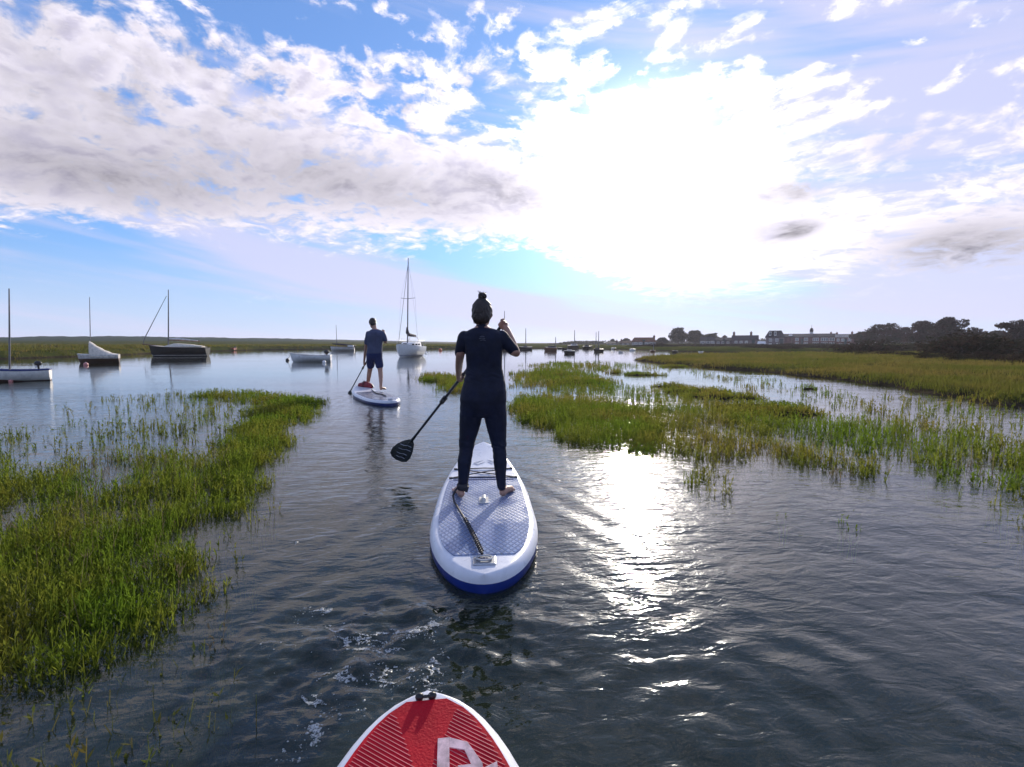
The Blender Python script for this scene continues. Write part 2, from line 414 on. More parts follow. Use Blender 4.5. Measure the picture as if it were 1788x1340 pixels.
# ------------------------------------------------------------------ water
def axis(p, q):                  # local frame of something drawn from q (stern) to p (bow)
    d = (Vector(p)-Vector(q)); L = d.length; d /= L; return d, L
WAKES = []                       # (bow point, heading, strength)
B1_T = G(846, 1003, .12); B1_N = G(844, 779, .20)
B2_T = G(684, 700, .12); B2_N = G(627, 677.5, .16)
RB_N = G(746, 1206, .215)
def waves(x, y):
    h = np.zeros(x.shape); r = np.random.default_rng(5)
    calm = 1-.82*smooth(4, 20, y)
    patch = .35+1.3*fbm(x*.22+9, y*.22)**1.5
    for i in range(46):
        lam = .16*1.085**i*(1+.1*r.random()); th = r.normal(1.25, .5)+(PI if r.random() < .3 else 0)
        k = 2*PI/lam; a = .00062*lam**.92*(.6+.8*r.random())
        if i > 26: a *= .55
        ph = r.random()*6.28; wob = fbm(x*.3/lam+i*7, y*.3/lam-i*3, 2)*5.0
        h += a*np.sin(k*(x*math.cos(th)+y*math.sin(th))+ph+wob)
    h *= calm*patch*1.2
    # diverging wakes of the boards, and rings from the paddle strokes
    for bow, tail, s in ((B1_N, B1_T, .004), (B2_N, B2_T, .006), (RB_N+Vector((0, .1, 0)), Vector((.0, 0, 0)), .007)):
        d = Vector((bow.x-tail.x, bow.y-tail.y)).normalized()
        lx = -((x-bow.x)*d.x+(y-bow.y)*d.y); ly = np.abs(-(x-bow.x)*d.y+(y-bow.y)*d.x)
        u = ly-.30*lx-.25; env = np.exp(-(u/(.22+.10*np.abs(lx)))**2)*smooth(0, .6, lx)*np.exp(-np.clip(lx, 0, 99)/5.0)
        h += s*env*np.sin(2*PI*(ly*.9-lx*.45)/.30)
    for px, py, a, lam, w in ((700, 860, .0022, .14, .5), (615, 690, .004, .3, 1.6), (640, 1090, .004, .22, .5), (1240, 1290, .003, .19, .6), (1400, 1180, .003, .22, .6)):
        c = G(px, py); d = np.hypot(x-c.x, y-c.y)
        h += a*np.sin(2*PI*d/lam)*np.exp(-(d/w)**2)
    # churned water by the last stroke, on the left of the near board
    c = G(690, 1130); d = np.hypot((x-c.x)/.8, (y-c.y)/.42)
    h += np.exp(-d**2)*.032*(fbm(x*6, y*9, 4)-.5)*2
    c = G(520, 1200); d = np.hypot((x-c.x)/.5, (y-c.y)/.35)
    h += np.exp(-d**2)*.012*(fbm(x*7, y*9, 4)-.5)*2
    return h
NR, NU = 620, 900
x, y = fan(-.45, 1.35, 60.0, NR, 1.9, NU)
edge = smooth(58, 45, y)*smooth(1.88, 1.7, np.abs(x/(y+.45)))*smooth(.9, 1.02, y)
z = waves(x, y)*edge
v = np.stack([x, y, z], -1).reshape(-1, 3); n0 = len(v)
a = 1.35*1.9; bq = 60*1.9; ye = 59.55
ext = np.array([(-a, .9, 0), (a, .9, 0), (-bq, ye, 0), (bq, ye, 0), (-9000, ye, 0), (9000, ye, 0), (-9000, 9000, 0), (9000, 9000, 0), (-9000, .9, 0), (9000, .9, 0), (-9000, -9000, 0), (9000, -9000, 0)])
v = np.vstack([v, ext])
ff = [grid_faces(NR, NU), n0+np.array([(4, 5, 7, 6), (10, 11, 9, 8)]), n0+np.array([(8, 0, 2, 4), (1, 9, 5, 3)])]
wm = bpy.data.materials.new('water'); wm.use_nodes = True; nt = wm.node_tree; nt.nodes.clear()
g = nt.nodes.new('ShaderNodeNewGeometry'); o = V(nt, g.outputs['Position']); gx, gy, gz = sep(o)
wv = comb(nt, gx*1.0+gy*.25, gy*2.1-gx*.3, 0)
calm = gy.step(5, 22, .9, .11)*noise(comb(nt, gx*.12, gy*.3, 0), 1.0, 3).step(.3, .7, .55, 1.25)
hgt = (noise(wv, 5.0, 3, .5, .8)*.0105+noise(wv, 17.0, 3, .5, .5)*.0020+noise(wv, 2.0, 2, .5, .8)*.012)*calm
bn = nt.nodes.new('ShaderNodeBump'); bn.inputs['Strength'].default_value = 1.0; bn.inputs['Distance'].default_value = 1.0
nt.links.new(hgt.s, bn.inputs['Height'])
fr = nt.nodes.new('ShaderNodeFresnel'); fr.inputs[0].default_value = 1.45; nt.links.new(bn.outputs[0], fr.inputs[1])
gl = nt.nodes.new('ShaderNodeBsdfGlossy'); gl.inputs['Roughness'].default_value = .035; gl.inputs[0].default_value = (1, 1, 1, 1); nt.links.new(bn.outputs[0], gl.inputs['Normal'])
trn = nt.nodes.new('ShaderNodeBsdfTransparent'); trn.inputs[0].default_value = (.78, .88, .58, 1)
dif = nt.nodes.new('ShaderNodeBsdfDiffuse'); dif.inputs[0].default_value = (.040, .056, .032, 1)
body = nt.nodes.new('ShaderNodeMixShader'); body.inputs[0].default_value = .32
nt.links.new(trn.outputs[0], body.inputs[1]); nt.links.new(dif.outputs[0], body.inputs[2])
mx = nt.nodes.new('ShaderNodeMixShader'); nt.links.new(V(nt, fr.outputs[0]).clamp().s, mx.inputs[0])
nt.links.new(body.outputs[0], mx.inputs[1]); nt.links.new(gl.outputs[0], mx.inputs[2])
mo = nt.nodes.new('ShaderNodeOutputMaterial'); nt.links.new(mx.outputs[0], mo.inputs[0])
water = tag(np_obj('water', v, ff, wm, smooth=True), kind='structure')

# ------------------------------------------------------------------ materials
M = {}
M['white'] = mat('white_gelcoat', (.74, .74, .73), .35, var=.06)
M['whiteold'] = mat('weathered_white_paint', (.62, .60, .57), .5, var=.15)
M['navy'] = mat('navy_side', (.012, .028, .14), .35, var=.1)
M['blueside'] = mat('blue_side', (.008, .028, .20), .35, var=.1)
M['dark'] = mat('dark_hull_paint', (.009, .011, .010), .5, var=.2, spec=.2)
M['brown'] = mat('varnished_wood', (.16, .07, .035), .4, var=.25)
M['woodd'] = mat('dark_timber', (.05, .03, .02), .6, var=.25)
M['redp'] = mat('red_paint', (.35, .05, .035), .5, var=.2)
M['canvas'] = mat('cream_canvas', (.66, .60, .50), .85, var=.1, bump=.4, bscale=12)
M['canvasd'] = mat('dark_sail_cover', (.035, .03, .045), .85, var=.1, bump=.4, bscale=12)
M['spar'] = mat('grey_spar', (.12, .12, .13), .4, metal=.3, var=.1)
M['alu'] = mat('aluminium', (.45, .46, .48), .35, metal=.8, var=.05)
M['black'] = mat('black_plastic', (.012, .012, .013), .4, var=.1)
M['rope'] = mat('rope', (.30, .27, .22), .9, var=.2)
M['line'] = mat('dark_line', (.02, .02, .025), .7, var=.2)
M['glass'] = mat('dark_glass', (.02, .025, .03), .08, var=.05, spec=.8)
M['orange'] = mat('orange_buoy', (.55, .13, .05), .5)
M['pink'] = mat('pink_buoy', (.55, .22, .20), .5)
M['buoyw'] = mat('white_buoy', (.8, .8, .78), .4)
M['neo'] = mat('black_neoprene', (.005, .008, .024), .72, var=.2, nscale=9, bump=.25, bscale=45, spec=.3)
M['top'] = mat('black_rash_top', (.010, .010, .020), .7, var=.15, nscale=9, bump=.25, bscale=35)
M['skin'] = mat('skin', (.40, .22, .155), .5, var=.06, nscale=20)
M['hair'] = mat('dark_brown_hair', (.022, .014, .011), .5, var=.3, nscale=40, bump=.8, bscale=60)
M['shirt'] = mat('slate_blue_shirt', (.055, .065, .12), .85, var=.12, bump=.4, bscale=14)
M['shorts'] = mat('navy_shorts', (.010, .018, .085), .8, var=.12, bump=.4, bscale=14)
M['nail'] = mat('faded_print', (.10, .11, .15), .6)
M['carbon'] = mat('black_paddle_blade', (.010, .014, .018), .28, var=.1)
M['print'] = mat('pale_print', (.42, .45, .52), .5)
M['shaft'] = mat('dark_shaft', (.022, .026, .035), .35, var=.1)
M['redbag'] = mat('dark_red_bag', (.22, .015, .025), .55, var=.2, bump=.6, bscale=14)
M['boardw'] = mat('white_board_vinyl', (.70, .71, .76), .3, var=.04, nscale=5)
M['padblue'] = None

def pad_mat(name, c, c2, sc, rough=.42):
    """foam deck pad with a diamond groove pattern"""
    m = bpy.data.materials.new(name); m.use_nodes = True; nt = m.node_tree; b = nt.nodes['Principled BSDF']
    t = nt.nodes.new('ShaderNodeTexCoord'); o = V(nt, t.outputs['Object']); x, y, z = sep(o)
    w1 = ((x*1.0+y*.62)*sc)._m('SINE'); w2 = ((x*-1.0+y*.62)*sc)._m('SINE')
    gr = w1.max(w2).step(.35, .95)
    dirt = noise(o, 5, 5, .6).step(.3, .7)
    col = mixc(nt, gr*.55, mixc(nt, dirt, c, c2), tuple(q*.45 for q in c))
    wet = noise(o, 2.2, 4, .6).step(.42, .58)
    nt.links.new(col.s, b.inputs['Base Color'])
    nt.links.new((wet*-.22+rough).s, b.inputs['Roughness']); b.inputs['Specular IOR Level'].default_value = .6
    bn = nt.nodes.new('ShaderNodeBump'); bn.inputs['Strength'].default_value = .9; bn.inputs['Distance'].default_value = .004
    nt.links.new((gr*-1.0).s, bn.inputs['Height']); nt.links.new(bn.outputs[0], b.inputs['Normal'])
    return m
M['padblue'] = pad_mat('blue_grooved_pad', (.16, .22, .42), (.24, .30, .46), 150, .34)
M['padgrey'] = pad_mat('grey_grooved_pad', (.10, .12, .20), (.15, .17, .24), 90)
M['padred'] = mat('red_deck_pad', (.55, .006, .018), .6, var=.1, nscale=8, bump=.2, bscale=120, spec=.2)
M['rib'] = mat('pale_red_groove', (.62, .20, .20), .5, var=.1)
M['redlogo'] = mat('faded_pink_white_print', (.66, .46, .46), .55, var=.25, nscale=22)

# ------------------------------------------------------------------ inflatable boards
def board(name, nose, tail, zdeck, width, wf, side, pad, label, blunt=2.2, nose_p=2.1):
    """local +y runs to the nose, origin at tail on the water"""
    hd = math.atan2(-(nose.x-tail.x), nose.y-tail.y); L = math.hypot(nose.x-tail.x, nose.y-tail.y)
    root = empty(name, (tail.x, tail.y, 0), hd, label=label, cat='paddle board')
    N = 44; T = .15
    def hw(s):
        t = s*L
        a = min(1, t/(.34*L)); bb = min(1, (L-t)/(.55*L))
        return width/2*(1-(1-a)**wf)**(1/wf)*(1-(1-bb)**blunt)**(1/nose_p)
    ss = [.5-.5*math.cos(PI*i/N) for i in range(N+1)]; ss = [min(.99999, max(.00001, s)) for s in ss]
    rock = lambda s: zdeck-.12+.12+.13*max(0, (s-.62)/.38)**2.2
    def ring(s, e0, e1, n=8):      # half of the rail section between angles
        h = hw(s); zt = rock(s); r = min(T/2, h*.9)
        return h, zt, r
    deck = MB(); rail = MB()
    rd = []; rl = []
    for s in ss:
        h, zt, r = ring(s, 0, 0)
        rr = min(r, .062) if h > .07 else h*.85
        def arc(a0, a1, n):
            pts = []
            for k in range(n+1):
                a = a0+(a1-a0)*k/n
                pts.append((h-rr+rr*math.cos(a), zt-T/2+T/2*math.sin(a)))
            return pts
        up = arc(R(12), R(90), 6)      # right side, from the rail line to the deck
        lo = arc(R(-90), R(12), 6)
        yy = s*L
        rd.append([Vector((q, yy, w)) for q, w in up]+[Vector((-q, yy, w)) for q, w in reversed(up)])
        rl.append([Vector((q, yy, w)) for q, w in lo]+[Vector((-q, yy, w)) for q, w in reversed(lo)])
    def open_loft(mb, rings, close):
        n = len(rings[0]); mb.add([v for r in rings for v in r],
            [(i*n+k, i*n+(k+1) % n, (i+1)*n+(k+1) % n, (i+1)*n+k) for i in range(len(rings)-1) for k in range(n if close else n-1)])
    open_loft(deck, rd, False); open_loft(rail, rl, False)
    n = len(rl[0]); base = len(rail.v)     # the flat bottom
    rail.add([r[0] for r in rl]+[r[-1] for r in rl], [(i, i+1, len(rl)+i+1, len(rl)+i) for i in range(len(rl)-1)])
    for r_, mb_ in ((rd[0], deck), (rd[-1], deck), (rl[0], rail), (rl[-1], rail)): mb_.add(r_, [tuple(range(len(r_)))])
    deck.build('deck', M['boardw'], root, True); rail.build('side', side, root, True)
    return root, hw, rock, L
def sheet(mb, outline_fn, y0, y1, zf, n=26, m=12, t=.006):
    """a thin pad following the deck: outline_fn(y) gives its half width"""
    rows = []
    for i in range(n+1):
        y = y0+(y1-y0)*i/n; h = outline_fn(y)
        rows.append([(h*(2*j/m-1), y) for j in range(m+1)])
    vs = [Vector((a, b, zf(b)+t)) for r in rows for a, b in r]+[Vector((a, b, zf(b)-.002)) for r in rows for a, b in r]
    K = (n+1)*(m+1); fs = []
    for i in range(n):
        for j in range(m):
            a = i*(m+1)+j; fs.append((a, a+1, a+m+2, a+m+1))
    ring = [j for j in range(m+1)]+[i*(m+1)+m for i in range(1, n+1)]+[n*(m+1)+j for j in range(m-1, -1, -1)]+[i*(m+1) for i in range(n-1, 0, -1)]
    for k in range(len(ring)):
        a, b = ring[k], ring[(k+1) % len(ring)]; fs.append((a, K+a, K+b, b))
    mb.add(vs, fs)

# the near board, its deck and its fittings
b1, hw1, rk1, L1 = board('paddle_board', B1_N, B1_T, .12, .79, 2.1, M['blueside'], M['padblue'],
    'white paddle board with blue sides and grooved pad, under the woman in the wetsuit')
pad = MB()
def pw(y):
    s = y/L1; h = hw1(s)-.062
    if y < .50: h = min(h, .185+(y-.245)*.62)
    if y > 1.86: h = min(h, .26-(y-1.86)*.55)
    return max(h, .02)
sheet(pad, pw, .245, 1.98, lambda y: rk1(y/L1)); pad.build('deck_pad', M['padblue'], b1, True)
bar = MB(); bar.box((0, 1.86, rk1(.6)+.009), (.56, .012, .004)); bar.build('pad_seam', M['navy'], b1)
h = MB(); h.tube([(-.0, 1.20, .128), (0, 1.215, .155), (0, 1.29, .155), (0, 1.305, .128)], .016, 8, flat=.5)
h.box((0, 1.25, .1275), (.075, .15, .012)); h.build('carry_handle', M['whiteold'], b1, True, 0)
pl = MB(); pl.box((0, .155, .1255), (.135, .10, .012)); plo = pl.build('leash_plate', M['alu'], b1, bevel=.004)
rg = MB(); pts = [(.045*math.cos(a), .165+.032*math.sin(a), .140) for a in np.linspace(0, 2*PI, 17)]
rg.tube(pts, .006, 6, cap=False); rg.build('ring', M['alu'], plo, True)
lg = MB()
for a in (-1, 0, 1): lg.box((a*.016, .165, .1335), (.010, .034-.008*abs(a), .003), rz=.2)
lg.build('badge', M['navy'], plo)
for ya, yb in ((1.93, 1.93), (2.22, 2.22)):
    c = MB(); w = hw1(ya/L1)-.07
    c.tube([(-w, ya, rk1(ya/L1)+.004), (0, ya, rk1(ya/L1)+.012), (w, ya, rk1(ya/L1)+.004)], .0055, 6); c.build('bungee_cord', M['line'], b1, True)
for sg in (-1, 1):
    c = MB(); w0 = hw1(1.93/L1)-.07; w1 = hw1(2.22/L1)-.07
    c.tube([(-sg*w0, 1.93, rk1(.64)+.006), (0, 2.075, rk1(.69)+.015+.004*sg), (sg*w1, 2.22, rk1(.74)+.006)], .0055, 6); c.build('bungee_cord', M['line'], b1, True)
    for yy, w in ((1.93, w0), (2.22, w1)):
        c = MB(); c.tube([(sg*(w+.005), yy, rk1(yy/L1)-.004), (sg*(w+.005), yy, rk1(yy/L1)+.014)], .015, 10); c.build('cord_loop', M['black'], b1, True)
e = MB()
for q in ([(-.10, 2.40), (.02, 2.52)], [(.02, 2.52), (.13, 2.42)], [(-.06, 2.36), (.03, 2.46)], [(.03, 2.46), (.10, 2.38)], [(-.10, 2.40), (-.06, 2.36)]):
    (xa, ya), (xb, yb) = q; e.box(((xa+xb)/2, (ya+yb)/2, rk1((ya+yb)/2/L1)+.003), (math.hypot(xb-xa, yb-ya), .010, .003), rz=math.atan2(yb-ya, xb-xa), ry=-.0)
e.build('nose_emblem', M['print'], b1)

# the board ahead
b2, hw2, rk2, L2 = board('paddle_board', B2_N, B2_T, .12, .80, 2.1, M['navy'], M['padgrey'],
    'white edged navy paddle board carrying the man in shorts and a red bag')
pad = MB()
sheet(pad, lambda y: max(.02, min(hw2(y/L2)-.06, .16+(y-.2)*.7, .34-(y-2.0)*.4 if y > 2.0 else 9)), .2, 2.2, lambda y: rk2(y/L2), 22, 8); pad.build('deck_pad', M['padgrey'], b2, True)
c = MB(); c.tube([(-.05, .10, .14), (.05, .10, .14)], .02, 8); c.build('leash_plug', M['alu'], b2, True)

# the red board of the photographer: only its nose is in view
rbt = Vector((RB_N.x+.40, RB_N.y-3.2, 0))
b3, hw3, rk3, L3 = board('paddle_board', RB_N, rbt, .085, .93, 2.0, M['white'], M['padred'],
    'red paddle board with a white rim, its nose poking in at the bottom edge', blunt=2.6, nose_p=2.45)
pad = MB()
def rw(y): 
    return max(.004, hw3(min(.99999, (y+.018)/L3))-.048)
rows_y1 = L3-.040
sheet(pad, rw, 1.0, rows_y1, lambda y: rk3(y/L3), 60, 14, .005); pad.build('deck_pad', M['padred'], b3, True)
ribs = MB()
def inside(x, y): return 1.2 < y < rows_y1-.01 and abs(x) < rw(y)-.010
def stripe(x0, y0, ang, lim):
    c, s = math.cos(ang), math.sin(ang); run = []
    for k in range(0, 240):
        t = k*.004; xx, yy = x0+c*t, y0+s*t
        if inside(xx, yy) and lim(xx, yy): run.append((xx, yy))
        else:
            if len(run) > 3: emit(run)
            run = []
    if len(run) > 3: emit(run)
def emit(run):
    run = run[::3]+[run[-1]]; hwid = .0007; vs = []
    for i, (a, b) in enumerate(run):
        q = run[min(i+1, len(run)-1)]; p = run[max(i-1, 0)]; dx_, dy_ = q[0]-p[0], q[1]-p[1]; l = math.hypot(dx_, dy_) or 1
        nx, ny = -dy_/l*hwid, dx_/l*hwid; z = rk3(b/L3)+.0062
        vs += [(a+nx, b+ny, z), (a-nx, b-ny, z), (a+nx, b+ny, z-.003), (a-nx, b-ny, z-.003)]
    fs = []
    for i in range(len(run)-1):
        k = i*4; fs += [(k, k+1, k+5, k+4), (k+1, k+3, k+7, k+5), (k+2, k, k+4, k+6)]
    ribs.add(vs, fs)
CX = -.0
vee = lambda x, y: abs(x-CX) > .02+max(0, (y-(L3-.26)))*.42
logo_hole = lambda x, y: not (.015 < x < .245 and L3-.70 < y < L3-.205 and False)
for i in range(160):
    stripe(-.45, L3-1.30+i*.0130, R(-32), lambda x, y: x < CX and vee(x, y))
    stripe(-.02, L3-1.10+i*.0130, R(-32), lambda x, y: x > CX and vee(x, y))
tag(ribs.build('pad_grooves', M['rib'], b3), kind='stuff')
k = MB()
for xx in (-.024, .018):
    k.ell((xx, L3-.030, rk3(.99)+.010), (.015, .012, .012), 12, 8); k.tube([(xx, L3-.030, rk3(.99)-.01), (xx, L3-.030, rk3(.99)+.008)], .011, 10)
k.tube([(-.024, L3-.030, rk3(.99)+.009), (.018, L3-.030, rk3(.99)+.009)], .005, 8)
k.build('nose_knob', M['black'], b3, True)
lgm = MB()           # the letter-like mark: a slanted A with an open leg, then a second stroke
zl = lambda y: rk3(y/L3)+.0085
def quad(p):
    lgm.add([(a, L3+b, zl(L3+b)) for a, b in p]+[(a, L3+b, zl(L3+b)-.006) for a, b in p],
            [(0, 1, 2, 3), (7, 6, 5, 4), (0, 4, 5, 1), (1, 5, 6, 2), (2, 6, 7, 3), (3, 7, 4, 0)])
quad([(.040, -.175), (.075, -.175), (.078, -.52), (.040, -.52)])
quad([(.0755, -.175), (.130, -.195), (.150, -.225), (.0755, -.205)])
quad([(.120, -.216), (.150, -.226), (.172, -.262), (.142, -.268)])
quad([(.100, -.262), (.172, -.2625), (.172, -.285), (.100, -.285)])
quad([(.178, -.275), (.215, -.262), (.222, -.52), (.178, -.52)])
lgm.build('deck_emblem', M['redlogo'], b3)

# ------------------------------------------------------------------ people
def chain(mb, pts, rads, n=14, sub=3, flat=1.0, up=None):
    """a tapering limb through the joints, smoothed"""
    P_ = [Vector(p) for p in pts]; out = []; ro = []
    for i in range(len(P_)-1):
        p0, p1, p2, p3 = P_[max(i-1, 0)], P_[i], P_[i+1], P_[min(i+2, len(P_)-1)]
        for k in range(sub):
            t = k/sub
            out.append(.5*((2*p1)+(p2-p0)*t+(2*p0-5*p1+4*p2-p3)*t*t+(3*p1-3*p2+p3-p0)*t**3))
            ro.append(rads[i]*(1-t)+rads[i+1]*t)
    out.append(P_[-1]); ro.append(rads[-1])
    mb.tube(out, ro, n, flat=flat, up=up)
    mb.ell(out[0], (ro[0],)*3, n, 8); mb.ell(out[-1], (ro[-1],)*3, n, 8)
def stack(mb, rows, n=24, p=2.3):
    """torso: rows of (centre, half width, half depth)"""
    rings = []
    for c, a, b in rows:
        r = []
        for k in range(n):
            th = 2*PI*k/n; cx, sy = math.cos(th), math.sin(th)
            r.append(Vector(c)+Vector((a*math.copysign(abs(cx)**(2/p), cx), b*math.copysign(abs(sy)**(2/p), sy), 0)))
        rings.append(r)
    mb.loft(rings)
def fuse(mb, name, m, parent, voxel, smooth_it=4):
    o = mb.build(name, m, None)
    r = o.modifiers.new('r', 'REMESH'); r.mode = 'VOXEL'; r.voxel_size = voxel; r.use_smooth_shade = True
    s = o.modifiers.new('s', 'SMOOTH'); s.iterations = smooth_it; s.factor = .5
    dg = bpy.context.evaluated_depsgraph_get(); ev = o.evaluated_get(dg)
    me = bpy.data.meshes.new_from_object(ev); me.name = name
    if not me.materials: me.materials.append(m)
    for p_ in me.polygons: p_.use_smooth = True
    bpy.data.objects.remove(o); q = bpy.data.objects.new(name, me); COL.objects.link(q)
    if parent: q.parent = parent; q.matrix_parent_inverse = parent.matrix_world.inverted()
    return q
def fist(mb, c, ax, wrist, sc=1.0, r=.020):
    """palm, four fingers and a thumb closed round a shaft through c along ax; returns where the palm meets the wrist"""
    ax = ax.normalized(); w = (wrist-c); w = (w-ax*w.dot(ax)*.6).normalized()
    side = (w-ax*w.dot(ax)).normalized(); oth = ax.cross(side)
    pc = c+side*(r+.014*sc)
    chain(mb, [pc-ax*.030*sc, pc, pc+ax*.030*sc], [.015*sc, .018*sc, .015*sc], 10, 2)
    chain(mb, [pc, c+w*.075*sc], [.024*sc, .026*sc], 12, 2)
    for i in range(4):
        off = ax*(-.032+.0205*i)*sc; ln = (.80, 1.0, .96, .85)[i]; q = []
        for a in (0, 50, 100, 150, 195, 235):
            a = R(a*ln); rr = r+.0095*sc
            q.append(c+off+side*(math.cos(a)*rr)+oth*(math.sin(a)*rr))
        q[0] = pc+off
        chain(mb, q, [.0105*sc, .0100*sc, .0095*sc, .0090*sc, .0085*sc, .0075*sc], 8, 1)
    q = [pc+ax*.020*sc-oth*.012*sc]
    for a in (30, 75, 120): 
        a = R(-a); q.append(c+ax*(.036+.010*math.sin(a))*sc+side*math.cos(a)*(r+.012*sc)+oth*math.sin(a)*(r+.012*sc))
    chain(mb, q, [.0130*sc, .0120*sc, .0110*sc, .0090*sc], 8, 2)
    return c+w*.075*sc
def foot(mb, heel, d, sc=1.0):
    """heel on the deck, d the direction of the toes"""
    d = Vector((d[0], d[1], 0)).normalized(); s = Vector((-d.y, d.x, 0)); h = Vector(heel)
    chain(mb, [h+Vector((0, 0, .035))*sc, h+(d*.07+Vector((0, 0, .045)))*sc, h+(d*.15+Vector((0, 0, .028)))*sc, h+(d*.19+Vector((0, 0, .02)))*sc], [.033*sc, .034*sc, .032*sc, .024*sc], 12, 2)
    mb.ell(h+(d*.16+Vector((0, 0, .02)))*sc, (.042*sc, .042*sc, .021*sc), 14, 8)
    for i in range(5):
        o_ = s*(.030-.0155*i)*sc
        chain(mb, [h+d*.18*sc+o_+Vector((0, 0, .014*sc)), h+d*(.225-.010*i)*sc+o_+Vector((0, 0, .010*sc))], [.011*sc, (.0105 if i == 0 else .0085)*sc], 8, 1)
def head(mb, c, fwd, sc=1.0, wid=1.0):
    """skull, jaw, nose, brow, ears and lips, facing fwd"""
    f = Vector(fwd).normalized(); s = f.cross(Vector((0, 0, 1))).normalized(); u = s.cross(f); Mx = Matrix((s, f, u)).transposed()
    c = Vector(c); T = lambda a, b, d: c+(s*a+f*b+u*d)*sc
    mb.ell(T(0, -.008, .018), (.074*sc*wid, .092*sc, .098*sc), 18, 12, Mx)
    mb.ell(T(0, .022, -.045), (.056*sc*wid, .066*sc, .070*sc), 16, 10, Mx)
    mb.ell(T(0, .066, -.092), (.024*sc, .022*sc, .020*sc), 12, 8, Mx)
    chain(mb, [T(0, .084, .012), T(0, .100, -.022), T(0, .104, -.030)], [.008*sc, .012*sc, .013*sc], 8, 2)
    chain(mb, [T(-.045, .072, .020), T(0, .086, .022), T(.045, .072, .020)], [.010*sc]*3, 8, 2)
    chain(mb, [T(-.020, .082, -.062), T(0, .088, -.062), T(.020, .082, -.062)], [.005*sc, .007*sc, .005*sc], 8, 2)
    for q in (-1, 1):
        mb.ell(T(q*.030, .074, .004), (.012*sc, .010*sc, .009*sc), 8, 6, Mx)
        mb.ell(T(q*.076*wid, -.006, -.006), (.010*sc, .019*sc, .031*sc), 10, 8, Mx)
    return T, Mx

def project_t(a, b, px):           # where along a-b the line is seen at column px
    f = lambda t: (lambda p: 894+FPX*p.x/(p.y*math.cos(PITCH)+(CAM_H-p.z)*math.sin(PITCH)))(a.lerp(b, t))
    lo, hi = 0., 1.
    up = f(1) > f(0)
    for _ in range(40):
        m_ = (lo+hi)/2
        if (f(m_) < px) == up: lo = m_
        else: hi = m_
    return (lo+hi)/2
def paddle(a, neck, blade_pts, label, shaft_r=.0145, mark=True, Yblade=None, thumb=True):
    """a: top grip, neck: where the blade starts; blade outline as world points"""
    root = empty('paddle', a.lerp(neck, .5), 0, label=label, cat='paddle')
    inv = -root.location
    mid = a.lerp(neck, .62)
    s = MB(); s.tube([a+inv, mid+inv], shaft_r, 12); s.tube([mid+inv, neck+inv], shaft_r*.9, 12); s.build('shaft', M['shaft'], root, True)
    cl = MB(); d = (neck-a).normalized(); cl.tube([mid-d*.04+inv, mid+d*.04+inv], shaft_r*1.7, 12); cl.box(tuple(mid+inv+Vector((0, -.02, 0))), (.02, .025, .05)); cl.build('clamp', M['black'], root, True)
    gp = MB(); s_ = d.cross(Vector((0, 1, 0))).normalized()
    gp.tube([a+inv-s_*.038, a+inv, a+inv+s_*.038], [.010, .014, .010], 10); gp.build('grip', M['black'], root, True)
    c = sum(blade_pts, Vector())/len(blade_pts); n = len(blade_pts)
    nrm = (blade_pts[n//3]-blade_pts[0]).cross(blade_pts[2*n//3]-blade_pts[0]).normalized()
    bm = MB(); vs = []
    for k in (-1, 1):
        vs += [p+inv+nrm*k*.003 for p in blade_pts]+[c.lerp(p, .55)+inv+nrm*(k*.007) for p in blade_pts]+[c+inv+nrm*k*.009]
    fs = []
    for q in (0, 1):
        o = q*(2*n+1)
        for i in range(n):
            j = (i+1) % n; a4 = (o+i, o+j, o+n+j, o+n+i); t3 = (o+n+i, o+n+j, o+2*n)
            fs += [a4, t3]
    for i in range(n): j = (i+1) % n; fs.append((i, j, 2*n+1+j, 2*n+1+i))
    bm.add(vs, fs); bl_ = bm.build('blade', M['carbon'], root, True)
    nk = MB(); nk.tube([neck-d*.05+inv, neck+inv, c+inv], [shaft_r, .017, .006], 10); nk.build('blade_spine', M['carbon'], bl_, True)
    return root, bl_, c, nrm, inv

def person(name, loc, **kw):
    e_ = empty(name, loc, 0, **kw); bpy.context.view_layer.update(); return e_

# ---- the woman on the near board
YW = G(843, 866, .127).y
Wr = person('person', G(843, 866, .127), label='woman in a black wetsuit with a hair bun, standing on the near board', cat='person')
def J(px, py, d=0.0): return P(px, py, YW+d)
pg = J(880.5, 563, .20); pn = J(721, 767, 1.00)
lh_t = project_t(pg, pn, 805.5); LH = pg.lerp(pn, lh_t); axs = (pn-pg).normalized(); RH = pg+axs*.018
def rowpx(y, xl, xr, dep, d=0.0):
    a, b = J(xl, y, d), J(xr, y, d); return ((a+b)/2, (b.x-a.x)/2, dep)
tors = [rowpx(729, 830, 860, .050, .0), rowpx(722, 813, 875, .092, .0), rowpx(711, 806, 881.5, .116, .0), rowpx(698, 804.0, 883.5, .125, -.005), rowpx(682, 806.5, 883, .125, 0), rowpx(667, 811, 881, .110, .01), rowpx(652, 814, 877, .098, .01),
        rowpx(638, 815.5, 875.5, .098, .01), rowpx(620, 814.5, 876, .105, .0), rowpx(604, 812, 877, .108, .0), rowpx(592, 809, 878, .100, -.005), rowpx(583, 811, 877, .085, -.005),
        rowpx(577, 819, 868, .070, .0), rowpx(573, 827, 858, .055, .005), rowpx(570, 830, 853, .045, .01)]
LSH, RSH = J(811, 590, .0), J(876, 589, .0)
LEL, REL = J(803, 624, .05), J(901, 617, .02)
hipL, hipR = J(824, 712, 0), J(863, 712, 0)
